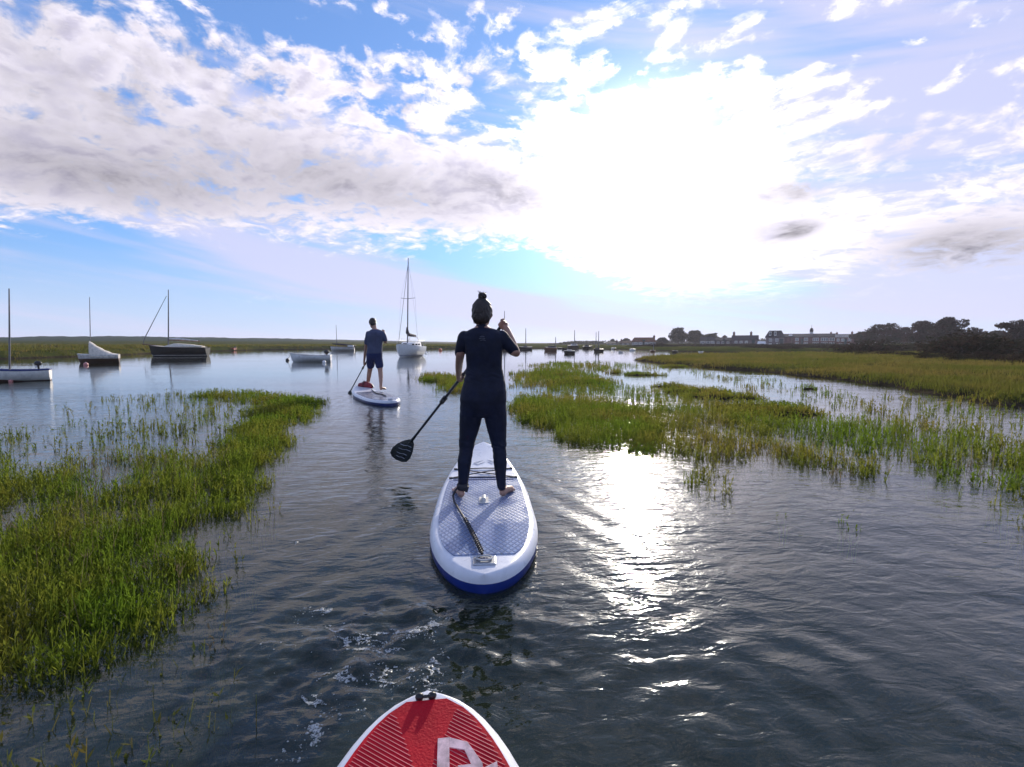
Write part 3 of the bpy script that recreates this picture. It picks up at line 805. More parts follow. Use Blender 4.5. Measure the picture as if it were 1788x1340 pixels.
legs = {'L': ([hipL, J(820.5, 740, .02), J(816, 768, .03), J(814, 785, .02), J(811, 808, -.005), J(809.5, 832, -.01), J(808, 851, -.02)], [.096, .083, .064, .053, .053, .040, .033]),
        'R': ([hipR, J(866.5, 740, .02), J(870, 768, .03), J(872, 785, .02), J(873.5, 808, -.005), J(874.5, 832, -.01), J(876, 850, -.02)], [.096, .083, .062, .051, .051, .037, .031])}
body = MB(); stack(body, [(c, a-.010, b-.010) for c, a, b in tors[1:-4]]+tors[-4:])
wl = fist(body, LH, axs, LEL, .95, .016); wr = fist(body, RH, axs, J(893, 582, .12), .95, .018)
chain(body, [LSH, J(806, 606, .01), LEL, wl.lerp(LEL, .5)+Vector((-.004, 0, 0)), wl], [.050, .043, .035, .031, .023])
chain(body, [RSH, J(888, 603, .0), REL, wr.lerp(REL, .45), wr], [.050, .044, .036, .034, .024])
for k_, (pts, rr) in legs.items(): chain(body, pts, [q-.008 for q in rr[:-2]]+rr[-2:], 16)
chain(body, [legs['L'][0][-1], G(807, 866, .127)+Vector((0, .01, .05))], [.033, .030]); foot(body, G(805, 870, .127)+Vector((0, .015, 0)), (-.34, 1), .93)
chain(body, [legs['R'][0][-1], G(877.5, 866, .127)+Vector((0, .01, .05))], [.031, .029]); foot(body, G(878, 868, .127)+Vector((0, .015, 0)), (.45, 1), .93)
chain(body, [J(841.5, 578, .005), J(841.5, 566, .01), J(842, 556, .012)], [.052, .047, .048])
HC = J(842.5, 548, .03)
T_, Mx_ = head(body, HC, (.22, 1, -.05), .97)
fuse(body, 'body', M['skin'], Wr, .0055, 3)
suit = MB(); g_ = .006
stack(suit, [(c, a+g_, b+g_) for c, a, b in tors[:-2]]+[(tors[-2][0], tors[-2][1]+.004, tors[-2][2]+.004)])
chain(suit, [J(841.5, 580, .005), J(841.5, 571, .008)], [.056, .0515])
for k_, (pts, rr) in legs.items(): chain(suit, pts, [q+g_ for q in rr], 16)
chain(suit, [LSH, J(806, 606, .01), LEL+Vector((0, -.01, .035))], [.057, .050, .043]); chain(suit, [RSH, J(888, 603, .0), REL.lerp(J(888, 603, 0), .35)], [.057, .051, .046])
ws = fuse(suit, 'wetsuit', M['neo'], Wr, .006, 12)
me = ws.data                        # creases where neoprene folds: waist, behind the knees, under the seat
co = np.empty(len(me.vertices)*3, np.float32); me.vertices.foreach_get('co', co); co = co.reshape(-1, 3)
no = np.empty(len(me.vertices)*3, np.float32); me.vertices.foreach_get('normal', no); no = no.reshape(-1, 3)
kz = J(0, 782, 0).z; wz = J(0, 655, 0).z; bz = J(0, 722, 0).z
env = np.exp(-((co[:, 2]-kz)/.07)**2)+.8*np.exp(-((co[:, 2]-wz)/.07)**2)+.7*np.exp(-((co[:, 2]-bz)/.04)**2)
amp = env*.009*(fbm(co[:, 0]*14+40, co[:, 2]*46+co[:, 0]*12+60, 3)-.5)*2 + .004*(fbm(co[:, 0]*30+50, co[:, 2]*30+50, 3)-.5)
co += no*amp[:, None]; me.vertices.foreach_set('co', co.ravel()); me.update()
# seam piping down the back of the legs and across the waist, and the small print between the shoulders
lg = MB()
for q, (xa, xb) in enumerate(((838, 846), (836.5, 847), (839, 848))):
    lg.tube([J(xa, 588.5+q*3.2, -.113), J((xa+xb)/2, 587.3+q*3.2, -.115), J(xb, 588.8+q*3.2, -.113)], .0028, 6)
lgo = lg.build('suit_print', M['nail'], None, True); lgo.parent = Wr; lgo.matrix_parent_inverse = Wr.matrix_world.inverted()
hr = MB()
hr.ell(T_(0, -.018, .026), (.083, .096, .101), 22, 14, Mx_); hr.ell(T_(0, -.040, -.020), (.081, .068, .080), 20, 12, Mx_); hr.ell(T_(.02, -.05, -.045), (.055, .045, .050), 16, 10, Mx_)
hr.ell(T_(.055, .0, .005), (.031, .055, .056), 14, 10, Mx_); hr.ell(T_(-.055, .0, .01), (.028, .055, .052), 14, 10, Mx_)
hair = fuse(hr, 'hair', M['hair'], Wr, .007, 4)
me = hair.data; co = np.empty(len(me.vertices)*3, np.float32); me.vertices.foreach_get('co', co); co = co.reshape(-1, 3)
no = np.empty(len(me.vertices)*3, np.float32); me.vertices.foreach_get('normal', no); no = no.reshape(-1, 3)
tc_ = T_(0, -.02, .12); ang_ = np.arctan2(co[:, 0]-tc_.x, tc_.z-co[:, 2]+.02)
co += no*(.0018*np.sin(ang_*34+3*fbm(co[:, 0]*20+9, co[:, 2]*20+9, 2)*3))[:, None]; me.vertices.foreach_set('co', co.ravel()); me.update()
bn_ = MB(); bc = T_(.004, -.025, .140)
for i in range(5):
    a0 = i*1.25; pts = [bc+Vector((.024*math.cos(a0+a)*math.sin(a*.9+.3), .022*math.sin(a0+a), .024*math.cos(a*.9+.3))) for a in np.linspace(0, 3.0, 8)]
    bn_.tube(pts, [.010, .013, .014, .014, .013, .012, .010, .007], 8)
bn_.ell(bc, (.026, .025, .026), 12, 8)
bun = bn_.build('hair_bun', M['hair'], None, True); bun.parent = Wr; bun.matrix_parent_inverse = Wr.matrix_world.inverted()
ws_ = MB()
for i in range(26):                    # loose strands above the bun and at the nape
    a = random.uniform(0, 6.28); l = random.uniform(.012, .035)
    p0 = bc+Vector((.016*math.cos(a), .012*math.sin(a), .018)); ws_.tube([p0, p0+Vector((.4*math.cos(a), .3*math.sin(a), .8))*l*.6, p0+Vector((.9*math.cos(a), .5*math.sin(a), .9))*l], [.0016, .0013, .0006], 4)
for i in range(18):
    p0 = T_(random.uniform(-.06, .06), -.07, -.06); ws_.tube([p0, p0+Vector((random.uniform(-.01, .01), -.005, -.03))], [.0018, .0006], 4)
wo_ = tag(ws_.build('loose_strands', M['hair'], None, True), kind='stuff'); wo_.parent = Wr; wo_.matrix_parent_inverse = Wr.matrix_world.inverted()

# her paddle: black blade lifted clear of the water on the left
YB = YW+1.0
bp = [(720.5, 766.5), (707, 769), (695, 774), (686, 781), (681.5, 790), (684, 797), (692, 803), (702, 807), (710, 807), (716, 801), (720.5, 790), (723, 777)]
pr, bld, bc_, nr_, inv_ = paddle(pg, pn, [P(a, b, YB+(.10*((722-a)/40)))for a, b in bp], 'long black paddle held by the woman in the wetsuit, its striped blade lifted')
mk = MB()
def onblade(px, py):
    r = ray(px, py); o_ = Vector((0, 0, CAM_H)); t = (bc_-o_).dot(nr_)/r.dot(nr_); p = o_+r*t
    q = nr_ if nr_.y < 0 else -nr_
    return p+q*.0105+inv_
for a, b in (((700, 775), (719, 781)), ((697, 782), (717.5, 788)), ((694, 789), (711, 795)), ((693, 795), (707, 801))):
    pa, pb = onblade(*a), onblade(*b); mk.tube([pa, pa.lerp(pb, .33)+Vector((0, 0, -.004)), pa.lerp(pb, .66)+Vector((0, 0, .005)), pb], .0065, 6, flat=.35, up=(0, 1, 0))
mk.build('blade_stripes', M['print'], bld, True)

# her leash, from the left ankle strap to the tail plate
ls = empty('board_leash', G(800, 872, .127), 0, label='black coiled leash running from the left ankle of the woman to the board tail', cat='leash')
iv = -ls.location
def D1(px, py, h=.0): return G(px, py, .131+h)+iv
lm = MB(); path = [J(800, 850, -.05)+iv, J(795, 857, -.08)+iv, D1(791, 866, .035), D1(793, 876, .012), D1(803, 893, .012), D1(812, 908, .012), D1(821, 925, .012), D1(829, 940, .012), D1(835, 953, .012), D1(842, 967, .022)]
lm.tube(path, .0085, 8); lm.build('cord', M['line'], ls, True)
lm = MB(); hx = []
for i in range(5, len(path)-1):
    for k in range(16):
        p = path[i].lerp(path[i+1], k/16); a = 2*PI*k/4; hx.append(p+Vector((.015*math.cos(a), .003*math.sin(a), .008+.011*math.sin(a))))
lm.tube(hx, .0045, 5)
lm.build('coil', M['line'], ls, True)
st = MB(); ac = legs['L'][0][-1]+iv+Vector((0, 0, .008))
st.tube([ac+Vector((.043*math.cos(a), .045*math.sin(a), 0)) for a in np.linspace(0, 2*PI, 19)], (.024, .007) and [(.008, .026)]*19, 8, cap=False, up=(1, 0, 0)); st.box(ac+Vector((.035, -.03, -.012)), (.03, .02, .05), ry=.3); st.build('ankle_strap', M['line'], ls, True)

# ---- the man on the far board
fm = G(652, 681, .127); YM = fm.y
Mr = person('person', fm, label='man in a slate blue shirt and navy shorts, paddling barefoot farther off', cat='person')
def K(px, py, d=0.0): return P(px, py, YM+d)
fl = K(643, 678, .35); frt = K(665, 684, -.15)
mg = K(669.5, 577, .25); mn = K(612.5, 682, .35)
mt = project_t(mg, mn, 637.5); ML = mg.lerp(mn, mt); mx_ = (mn-mg).normalized(); MRh = mg+mx_*.03
def rowm(y, xl, xr, dep, d=0.0):
    a, b = K(xl, y, d), K(xr, y, d); return ((a+b)/2, (b.x-a.x)/2, dep)
mt_rows = [rowm(628, 643, 664, .08, .05), rowm(624, 641.5, 666, .12, .05), rowm(618, 641.5, 666, .125, .03), rowm(611, 643, 665.5, .115, .03), rowm(603, 643, 666, .11, .02), rowm(595, 642.5, 667.5, .115, .01),
           rowm(587, 642, 669, .115, .01), rowm(581, 643, 669, .10, .02), rowm(577.5, 646, 666, .08, .04), rowm(575, 650, 660, .06, .06), rowm(573.5, 651.5, 657.5, .05, .07)]
MLS, MRS = K(643.5, 583, .02), K(668, 583, .02)
mb2 = MB(); stack(mb2, mt_rows)
w1_ = fist(mb2, ML, mx_, K(639, 606, .1), 1.05, .016); w2_ = fist(mb2, MRh, mx_, K(672, 590, .2), 1.05, .018)
chain(mb2, [MLS, K(641, 593, .03), K(639, 604, .06), w1_.lerp(K(639, 604, .06), .5), w1_], [.060, .050, .040, .036, .027])
chain(mb2, [MRS, K(671, 590, .0), K(673, 598, .02), w2_.lerp(K(673, 598, .02), .5), w2_], [.060, .052, .042, .038, .028])
ml_ = [K(647.5, 626, .05), K(647, 637, .14), K(645.5, 648, .22), K(644, 658, .26), K(642.5, 668, .31), K(642, 673, .34)]
mr_ = [K(660, 626, .04), K(662.5, 637, .04), K(664, 648, .03), K(664.8, 658, -.03), K(665, 669, -.1), K(665, 678, -.13)]
for pts in (ml_, mr_): chain(mb2, pts, [.098, .084, .064, .060, .044, .036], 14)
foot(mb2, Vector((ml_[-1].x, ml_[-1].y, .131)), (-.3, 1), 1.08); foot(mb2, Vector((mr_[-1].x, mr_[-1].y, .131)), (.35, 1), 1.08)
chain(mb2, [ml_[-1], Vector((ml_[-1].x, ml_[-1].y, .17))], [.036, .034]); chain(mb2, [mr_[-1], Vector((mr_[-1].x, mr_[-1].y, .17))], [.036, .034])
chain(mb2, [K(654.5, 578, .05), K(653.5, 570, .07), K(652.5, 565, .08)], [.062, .056, .055])
Tm, Mm = head(mb2, K(650.5, 565, .11), (-.62, 1, -.30), 1.12)
fuse(mb2, 'body', M['skin'], Mr, .008, 3)
sh = MB(); stack(sh, [(c, a+.022, b+.03) for c, a, b in mt_rows[2:8]]+[(c, a+.012, b+.014) for c, a, b in mt_rows[8:10]])
chain(sh, [MLS, K(641, 593, .03), K(639.8, 599, .05)], [.072, .068, .062]); chain(sh, [MRS, K(671, 590, .0), K(672.3, 594, .01)], [.072, .068, .064])
shirt = fuse(sh, 'shirt', M['shirt'], Mr, .012, 5)
so_ = MB(); stack(so_, [(c, a+.022, b+.025) for c, a, b in mt_rows[0:4]])
chain(so_, [ml_[0], ml_[1], ml_[1].lerp(ml_[2], .12)], [.115, .108, .106]); chain(so_, [mr_[0], mr_[1], mr_[1].lerp(mr_[2], .12)], [.115, .108, .106])
sho = fuse(so_, 'shorts', M['shorts'], Mr, .012, 4)
for o_, am in ((shirt, .012), (sho, .010)):
    me = o_.data; co = np.empty(len(me.vertices)*3, np.float32); me.vertices.foreach_get('co', co); co = co.reshape(-1, 3)
    no = np.empty(len(me.vertices)*3, np.float32); me.vertices.foreach_get('normal', no); no = no.reshape(-1, 3)
    co += no*(am*(fbm(co[:, 0]*9+40+co[:, 2]*3, co[:, 2]*5+60, 3)-.5)*2)[:, None]; me.vertices.foreach_set('co', co.ravel()); me.update()
hm = MB(); hm.ell(Tm(0, -.016, .038), (.100, .116, .104), 18, 12, Mm); hm.ell(Tm(0, -.052, -.012), (.088, .062, .074), 16, 10, Mm); hm.ell(Tm(0, .085, .070), (.072, .060, .034), 14, 8, Mm)
hh = fuse(hm, 'hair', M['hair'], Mr, .009, 3)
me = hh.data; co = np.empty(len(me.vertices)*3, np.float32); me.vertices.foreach_get('co', co); co = co.reshape(-1, 3)
no = np.empty(len(me.vertices)*3, np.float32); me.vertices.foreach_get('normal', no); no = no.reshape(-1, 3)
co += no*(.02*(fbm(co[:, 0]*22+40, co[:, 2]*22+60, 3)-.5))[:, None]; me.vertices.foreach_set('co', co.ravel()); me.update()
bp = [(612.5, 681), (609.5, 683), (607, 687), (606, 692), (608, 697), (611.5, 699), (614.5, 695), (615, 688)]
paddle(mg, mn, [P(a, b, YM+.35+.03*(612-a)/6) for a, b in bp], 'thin dark paddle of the man in shorts, blade dipped left of his board', shaft_r=.016)

# red bag lashed behind his left foot, and his leash
bg_ = empty('dry_bag', K(636.5, 681.5, .1), 0, label='dark red bag lying on the far board behind the left foot of the man', cat='bag')
iv = -bg_.location; zb = .131
q = MB(); c0 = Vector((K(636, 680, .12).x, K(636, 680, .12).y, zb+.10))+iv
chain(q, [c0+Vector((-.10, .02, .0)), c0+Vector((0, 0, .02)), c0+Vector((.12, -.02, .005)), c0+Vector((.20, -.03, -.03))], [.085, .105, .100, .06], 14)
qq = fuse(q, 'sack', M['redbag'], None, .014, 2); qq.parent = bg_
me = qq.data; co = np.empty(len(me.vertices)*3, np.float32); me.vertices.foreach_get('co', co); co = co.reshape(-1, 3)
no = np.empty(len(me.vertices)*3, np.float32); me.vertices.foreach_get('normal', no); no = no.reshape(-1, 3)
co += no*(.05*(fbm(co[:, 0]*14+40, co[:, 2]*14+60, 3)-.5))[:, None]; me.vertices.foreach_set('co', co.ravel()); me.update()
q = MB(); q.tube([c0+Vector((.17, -.03, .0)), c0+Vector((.24, -.05, .02)), c0+Vector((.27, -.07, -.04))], [.04, .028, .03], 8, flat=.5); q.build('rolled_neck', M['black'], bg_, True)
q = MB(); q.tube([c0+Vector((0, 0.1*math.cos(a)-.0, .02+.115*math.sin(a))) for a in np.linspace(0, 2*PI, 15)], .008, 6, cap=False); q.build('strap', M['black'], bg_, True)
ml = empty('board_leash', (mr_[-1].x, mr_[-1].y, .13), 0, label='dark leash trailing over the far board by the right foot of the man', cat='leash'); iv = -ml.location
q = MB(); q.tube([G(645, 677, .15)+iv, G(650, 682, .14)+iv, G(657, 687, .14)+iv, G(668, 689, .14)+iv, G(674, 692, .14)+iv], .012, 6); q.build('cord', M['line'], ml, True)

# ------------------------------------------------------------------ boats
def hull_pts(t, L, B, F, bow, draft, tr, s, inset=0.0):
    """point on the half section: t 0 stern .. 1 bow, s 0 sheer .. 1 keel"""
    b = B/2*(tr+(1-tr)*math.sin(min(1, t/.45)*PI/2))
    if t > .45: b *= max(0.0, 1-((t-.45)/.55)**2.3)
    b = max(0.0, b-inset)
    sh = F+bow*t**2.2+.05*(1-t)**2
    kz = -draft*(1-max(0, (t-.75)/.25)**2)+(sh*.25)*max(0, (t-.9)/.1)**2
    return Vector((L*(t-.5)+.05*L*s*(-1 if t > .9 else 0)*(t-.9)*6, b*(1-s**2.4), sh+(kz-sh)*s**1.0))
def boat(name, wl, yaw, L, B, F, bow, label, hm_, group=None, tr=.75, open_=True, dm=None, rub=None, draft=.12, floor=M['whiteold'], band=None):
    root = empty(name, (wl.x, wl.y, 0), yaw, label=label, cat='boat', group=group)
    N, K_ = 18, 8; sh = MB(); rings = []
    for i in range(N+1):
        t = i/N; t = min(t, .999)
        R_ = [hull_pts(t, L, B, F, bow, draft, tr, k/K_) for k in range(K_+1)]
        rings.append([Vector((p.x, p.y, p.z)) for p in R_]+[Vector((p.x, -p.y, p.z)) for p in reversed(R_[:-1])])
    n = len(rings[0])
    sh.add([v for r in rings for v in r], [(i*n+k, i*n+k+1, (i+1)*n+k+1, (i+1)*n+k) for i in range(N) for k in range(n-1)]+[tuple(range(n))])
    if open_:
        w = .035; inn = []
        for i in range(N+1):
            t = min(.97, max(.015, i/N)); R_ = [hull_pts(t, L, B, F, bow, -.05, tr, k/K_*.85, w) for k in range(K_+1)]
            for p in R_: p.z = max(.06, p.z)
            inn.append([Vector(p) for p in R_]+[Vector((p.x, -p.y, p.z)) for p in reversed(R_[:-1])])
        ii = MB(); ii.add([v for r in inn for v in r], [(i*n+k, (i+1)*n+k, (i+1)*n+k+1, i*n+k+1) for i in range(N) for k in range(n-1)]+[tuple(range(n))])
        sh.build('hull', hm_, root, True); ii.build('inner_shell', floor, root, True)
        g2 = MB()
        for sg in (1, -1):
            pts = [Vector(((rings[i][0].x), sg*(rings[i][0].y-w/2), rings[i][0].z+.005)) for i in range(N+1)]; g2.tube(pts, (.03), 6)
        g2.tube([Vector((rings[0][0].x+.01, a*(rings[0][0].y-w/2), rings[0][0].z+.005)) for a in (-1, 1)], .03, 6)
        tag(g2.build('gunwale', rub or hm_, root, True), kind='stuff')
        for tt in (.22, .5, .72):
            p = hull_pts(tt, L, B, F, bow, draft, tr, .22, .03); q = MB(); q.box((p.x, 0, p.z), (.24, 2*p.y, .03)); q.build('thwart', M['brown'] if rub else floor, root, bevel=.006)
    else:
        sh.build('hull', hm_, root, True); dk = MB(); rr = []
        for i in range(N+1):
            p = rings[i][0]; rr.append([Vector((p.x, p.y*(1-2*j/6), p.z+.02+.05*(1-(1-2*j/6)**2)*min(1, p.y*2))) for j in range(7)])
        dk.add([v for r in rr for v in r], [(i*7+j, i*7+j+1, (i+1)*7+j+1, (i+1)*7+j) for i in range(N) for j in range(6)]); dk.build('deck', dm or floor, root, True)
        if rub:
            g2 = MB()
            for sg in (1, -1): g2.tube([Vector((rings[i][0].x, sg*rings[i][0].y, rings[i][0].z)) for i in range(N+1)], .035, 6)
            tag(g2.build('rubbing_strake', rub, root, True), kind='stuff')
    if band:
        g2 = MB()
        for sg in (1, -1):
            pts = []
            for i in range(N+1):
                t = min(i/N, .985); lo_, hi_ = 0., 1.
                for _ in range(20):
                    m_ = (lo_+hi_)/2; p = hull_pts(t, L, B, F, bow, draft, tr, m_)
                    if p.z > band[1]: lo_ = m_
                    else: hi_ = m_
                p = hull_pts(t, L, B, F, bow, draft, tr, lo_); pts.append(Vector((p.x, sg*(p.y+.006), p.z)))
            g2.tube(pts, .022, 6)
        tag(g2.build('waterline_stripe', band[0], root, True), kind='stuff')
    root['_L'] = L; return root
def sub(root, name, m, fn, smooth_=True, parent=None, bevel=0, **kw):
    q = MB(); fn(q); o = q.build(name, m, parent or root, smooth_, bevel); return tag(o, **kw) if kw else o
def mast(root, x, z0, h, tilt=0.0, r=.05, tiltf=0.0):
    return sub(root, 'mast', M['spar'], lambda q: q.tube([(x, 0, z0), (x+tiltf*h*.5, tilt*h*.5, z0+h*.5), (x+tiltf*h, tilt*h, z0+h)], [r, r*.9, r*.6], 8))
def outboard(root, x, z, up=True, y=0, sc=1.0):
    m = sub(root, 'outboard_motor', M['black'], lambda q: q.ell((x-.10*sc, y, z+.26*sc), (.20*sc, .13*sc, .17*sc), 14, 10))
    sub(root, 'motor_leg', M['black'], lambda q: (q.box((x-.12*sc, y, z-.10*sc), (.10*sc, .07*sc, .55*sc)), ), False, m, .012)
    sub(root, 'bracket', M['alu'], lambda q: q.box((x-.01, y, z+.02), (.10*sc, .20*sc, .16*sc)), False, m, .012)
    return m
def buoy(px, py, r, m, label, line_to=None):
    c = G(px, py); e_ = empty('mooring_buoy', (c.x, c.y, 0), 0, label=label, cat='buoy')
    sub(e_, 'float', m, lambda q: q.ell((0, 0, r*.35), (r, r, r), 16, 10)); sub(e_, 'eye', M['alu'], lambda q: q.tube([(0, 0, r*1.2), (0, 0, r*1.55)], r*.14, 6))
    return c

m_ = mat('white_topsides_brown_bottom', (.70, .68, .64), .45, var=.1); nt = m_.node_tree; b = nt.nodes['Principled BSDF']
o_ = V(nt, nt.nodes.new('ShaderNodeTexCoord').outputs['Object']); ox, oy, oz = sep(o_)
old = V(nt, b.inputs['Base Color'].links[0].from_socket)
nt.links.new(mixc(nt, (oz-.02-(ox+.2).max(0.0)*.10).step(0, .02), (.09, .05, .035), old).s, b.inputs['Base Color']); M['twotone'] = m_
m_ = mat('white_topstrake_brown_hull', (.50, .47, .43), .45, var=.15); nt = m_.node_tree; b = nt.nodes['Principled BSDF']
o_ = V(nt, nt.nodes.new('ShaderNodeTexCoord').outputs['Object']); ox, oy, oz = sep(o_)
old = V(nt, b.inputs['Base Color'].links[0].from_socket)
nt.links.new(mixc(nt, (oz-.30).step(0, .02), (.07, .035, .02), old).s, b.inputs['Base Color']); M['twotone2'] = m_
# white dinghy with a mast, at the left edge
w = G(31, 666); D_ = boat('dinghy', w, R(180+35), 1.8, .82, .36, .12, 'white dinghy with a bare mast and an upright outboard, nearest the left edge', M['twotone'], rub=M['navy'])
mast(D_, .20, .1, 3.25, r=.03, tiltf=-.055)
outboard(D_, -.52, .50, sc=.55); sub(D_, 'bow_eye', M['alu'], lambda q: q.tube([(.95, 0, .30), (1.03, 0, .26)], .02, 6))
buoy(19, 667, .07, M['pink'], 'small pinkish mooring buoy under the bow of the white dinghy at the left edge')
# dinghy under a cream cover
w = G(173, 634); D_ = boat('covered_dinghy', w, R(180+30), 3.25, 1.35, .50, .12, 'brown bottomed pale dinghy under a cream tent cover pitched from its mast', M['twotone2'], open_=False, rub=M['whiteold'])
mast(D_, .62, .4, 4.15, r=.04, tiltf=-.06)
D_.scale = (.70, .72, 1)
def cover(q):
    rr = []
    for i in range(13):
        t = i/12; x = -1.62+2.25*t; ridge = .60+.95*t**1.6; p = hull_pts((x+1.62)/3.25*.98+.01, 3.25, 1.35, .50, .12, .12, .75, 0)
        rr.append([Vector((x, (p.y+.03)*math.cos(a)*1.0, (p.z-.10)+(ridge-p.z+.10)*math.sin(a)**1.15+(.02*math.sin(i*2.1+a*3)))) for a in np.linspace(0.001, PI-.001, 13)])
    n = 13; q.add([v for r in rr for v in r], [(i*n+k, i*n+k+1, (i+1)*n+k+1, (i+1)*n+k) for i in range(12) for k in range(n-1)]+[tuple(range(12*n, 13*n)), tuple(range(n))])
    rr = []
    for i in range(6):
        t = i/5; x = .635+.95*t; p = hull_pts(min(.985, (x+1.62)/3.25), 3.25, 1.35, .50, .12, .12, .75, 0)
        rr.append([Vector((x, (p.y+.02)*math.cos(a), p.z-.06+(.12)*math.sin(a))) for a in np.linspace(0.001, PI-.001, 9)])
    n = 9; q.add([v for r in rr for v in r], [(i*n+k, i*n+k+1, (i+1)*n+k+1, (i+1)*n+k) for i in range(5) for k in range(n-1)])
sub(D_, 'tent_cover', M['canvas'], cover, kind='stuff')
buoy(150, 638, .13, M['pink'], 'small pink mooring buoy at the bow of the cream covered dinghy')
# dark gaffer
w = G(313, 622.5); D_ = boat('sailing_boat', w, R(180+14), 5.4, 1.9, .85, .28, 'black hulled sailing boat with a white waterline stripe and a long forestay', M['dark'], open_=False, dm=M['canvas'], rub=M['woodd'], band=(M['whiteold'], .12), draft=.2)
mast(D_, .95, .8, 6.05, r=.065, tiltf=-.05)
sub(D_, 'forestay', M['spar'], lambda q: q.tube([(.85, 0, 6.2), (3.1, 0, 1.75), (3.2, 0, 1.2)], [.022, .045, .02], 6))
sub(D_, 'bowsprit', M['brown'], lambda q: q.tube([(1.9, 0, 1.12), (3.3, 0, 1.28)], .045, 8))
sub(D_, 'cabin', M['canvas'], lambda q: q.loft([[Vector((x, s*wd, 1.0)) if k in (0, 3) else Vector((x, s*wd*.8, 1.0+h_)) for k, s in enumerate((1, 1, -1, -1))] for x, wd, h_ in ((-2.3, .55, .06), (-1.2, .72, .22), (.2, .70, .34), (1.1, .45, .10))]), True)
sub(D_, 'boom', M['brown'], lambda q: q.tube([(.9, 0, 1.70), (-2.0, 0, 1.55)], .05, 8)); sub(D_, 'furled_sail', M['whiteold'], lambda q: q.tube([(.8, 0, 1.80), (0, 0, 1.80), (-1.8, 0, 1.62)], [.08, .10, .05], 8))
# low red boat behind it
w = G(385, 612.6); D_ = boat('open_boat', w, R(180+8), 5.0, 1.5, .42, .14, 'low rusty red open boat lying behind the stern of the black sailing boat', M['redp'], rub=M['redp'])
outboard(D_, -2.4, .42, sc=.9)
# open dinghy with outboard in the middle
w = G(543, 632); D_ = boat('open_dinghy', w, R(180+12), 2.85, 1.25, .42, .22, 'pale open dinghy with a black outboard, moored to a dark buoy at its bow', M['white'], rub=M['whiteold'])
outboard(D_, -1.02, .48, sc=.95)
cb = buoy(502, 630, .14, M['black'], 'small dark mooring buoy ahead of the bow of the pale open dinghy')
ml = empty('mooring_line', (cb.x, cb.y, 0), 0, label='thin mooring line from the bow of the pale open dinghy to the dark buoy', cat='rope')
bw = D_.matrix_basis @ Vector((1.40, 0, .58)); iv = -Vector((cb.x, cb.y, 0))
sub(ml, 'line', M['rope'], lambda q: q.tube([Vector((0, 0, .16)), (Vector((0, 0, .16))+(bw+iv))/2-Vector((0, 0, .10)), bw+iv], .016, 6))
buoy(566, 634, .13, M['buoyw'], 'bright white mooring buoy at the stern of the pale open dinghy')
# small boat with brown cover, farther out
w = G(598, 613); D_ = boat('day_boat', w, R(180+6), 4.1, 1.6, .60, .2, 'grey white day boat with a short mast and a dark cover, left of the man', M['whiteold'], open_=False, dm=M['canvasd'], rub=M['woodd'])
mast(D_, .95, .6, 3.9, r=.05); sub(D_, 'boom_cover', M['canvasd'], lambda q: q.tube([(1.7, 0, 1.25), (.4, 0, 1.12), (-1.7, 0, .98)], [.08, .16, .10], 8))
sub(D_, 'cockpit_rail', M['white'], lambda q: q.loft([[Vector((x, s*.5, .72 if k in (0, 3) else .98)) for k, s in enumerate((1, 1, -1, -1))] for x in (-1.9, -1.0)]), False)
outboard(D_, -2.05, .6, sc=.8)
# the white yacht
w = G(715, 622.5); D_ = boat('yacht', w, R(90-9+180), 6.6, 2.45, .95, .35, 'white yacht with the tallest mast, moored between the man and the woman', M['white'], open_=False, dm=M['white'], band=(M['navy'], .14), draft=.3)
cab = sub(D_, 'cabin', M['white'], lambda q: q.loft([[Vector((x, s*wd, .98)) if k in (0, 3) else Vector((x-.12, s*wd*.78, 1.02+h_)) for k, s in enumerate((1, 1, -1, -1))] for x, wd, h_ in ((-1.6, .95, .52), (.2, .92, .46), (1.3, .62, .34), (1.9, .40, .05))]), True)
for sg in (1, -1):
    for xx in (-.9, .0, .8):
        sub(D_, 'window', M['glass'], lambda q: q.box((xx, sg*(.86-(.08 if xx > .5 else 0)), 1.24), (.5, .05, .15), rz=-.12*sg*(xx > .5)), False, cab, .01)
sub(D_, 'hatch', M['glass'], lambda q: q.box((1.25, 0, 1.36), (.4, .4, .05), ry=.1), False, cab, .01)
mast(D_, .55, 1.3, 8.7, tilt=.03, r=.075)
D_.scale = (.9, .9, 1)
for sg in (1, -1): sub(D_, 'spreader', M['spar'], lambda q: q.tube([(.55, .14, 5.9), (.5, sg*.85+.14, 5.98)], .025, 6))
for nm, a, b, rr_ in (('forestay', (.6, .25, 9.4), (3.2, 0, 1.35), .024), ('backstay', (.5, .25, 9.8), (-3.2, 0, 1.1), .007), ('shroud', (.55, .24, 9.3), (.4, 1.15, 1.1), .007), ('shroud', (.55, .24, 9.3), (.4, -1.15, 1.1), .007)):
    if nm == 'shroud':
        sg = 1 if b[1] > 0 else -1; sub(D_, nm, M['spar'], lambda q: q.tube([a, (.5, sg*.85+.14, 5.98), b], rr_, 5))
    else: sub(D_, nm, M['spar'], lambda q: q.tube([a, b], rr_, 5))
sub(D_, 'boom', M['spar'], lambda q: q.tube([(.5, 0, 2.15), (-2.3, 0, 2.05)], .055, 8)); sub(D_, 'sail_cover', M['canvasd'], lambda q: q.tube([(.62, 0, 3.0), (.52, 0, 2.45), (.1, 0, 2.25), (-2.1, 0, 2.15)], [.07, .20, .19, .11], 10))
sub(D_, 'sprayhood', M['whiteold'], lambda q: q.tube([(-1.5, .75, 1.45), (-1.45, .45, 2.0), (-1.4, 0, 2.12), (-1.45, -.45, 2.0), (-1.5, -.75, 1.45)], (.03), 6))
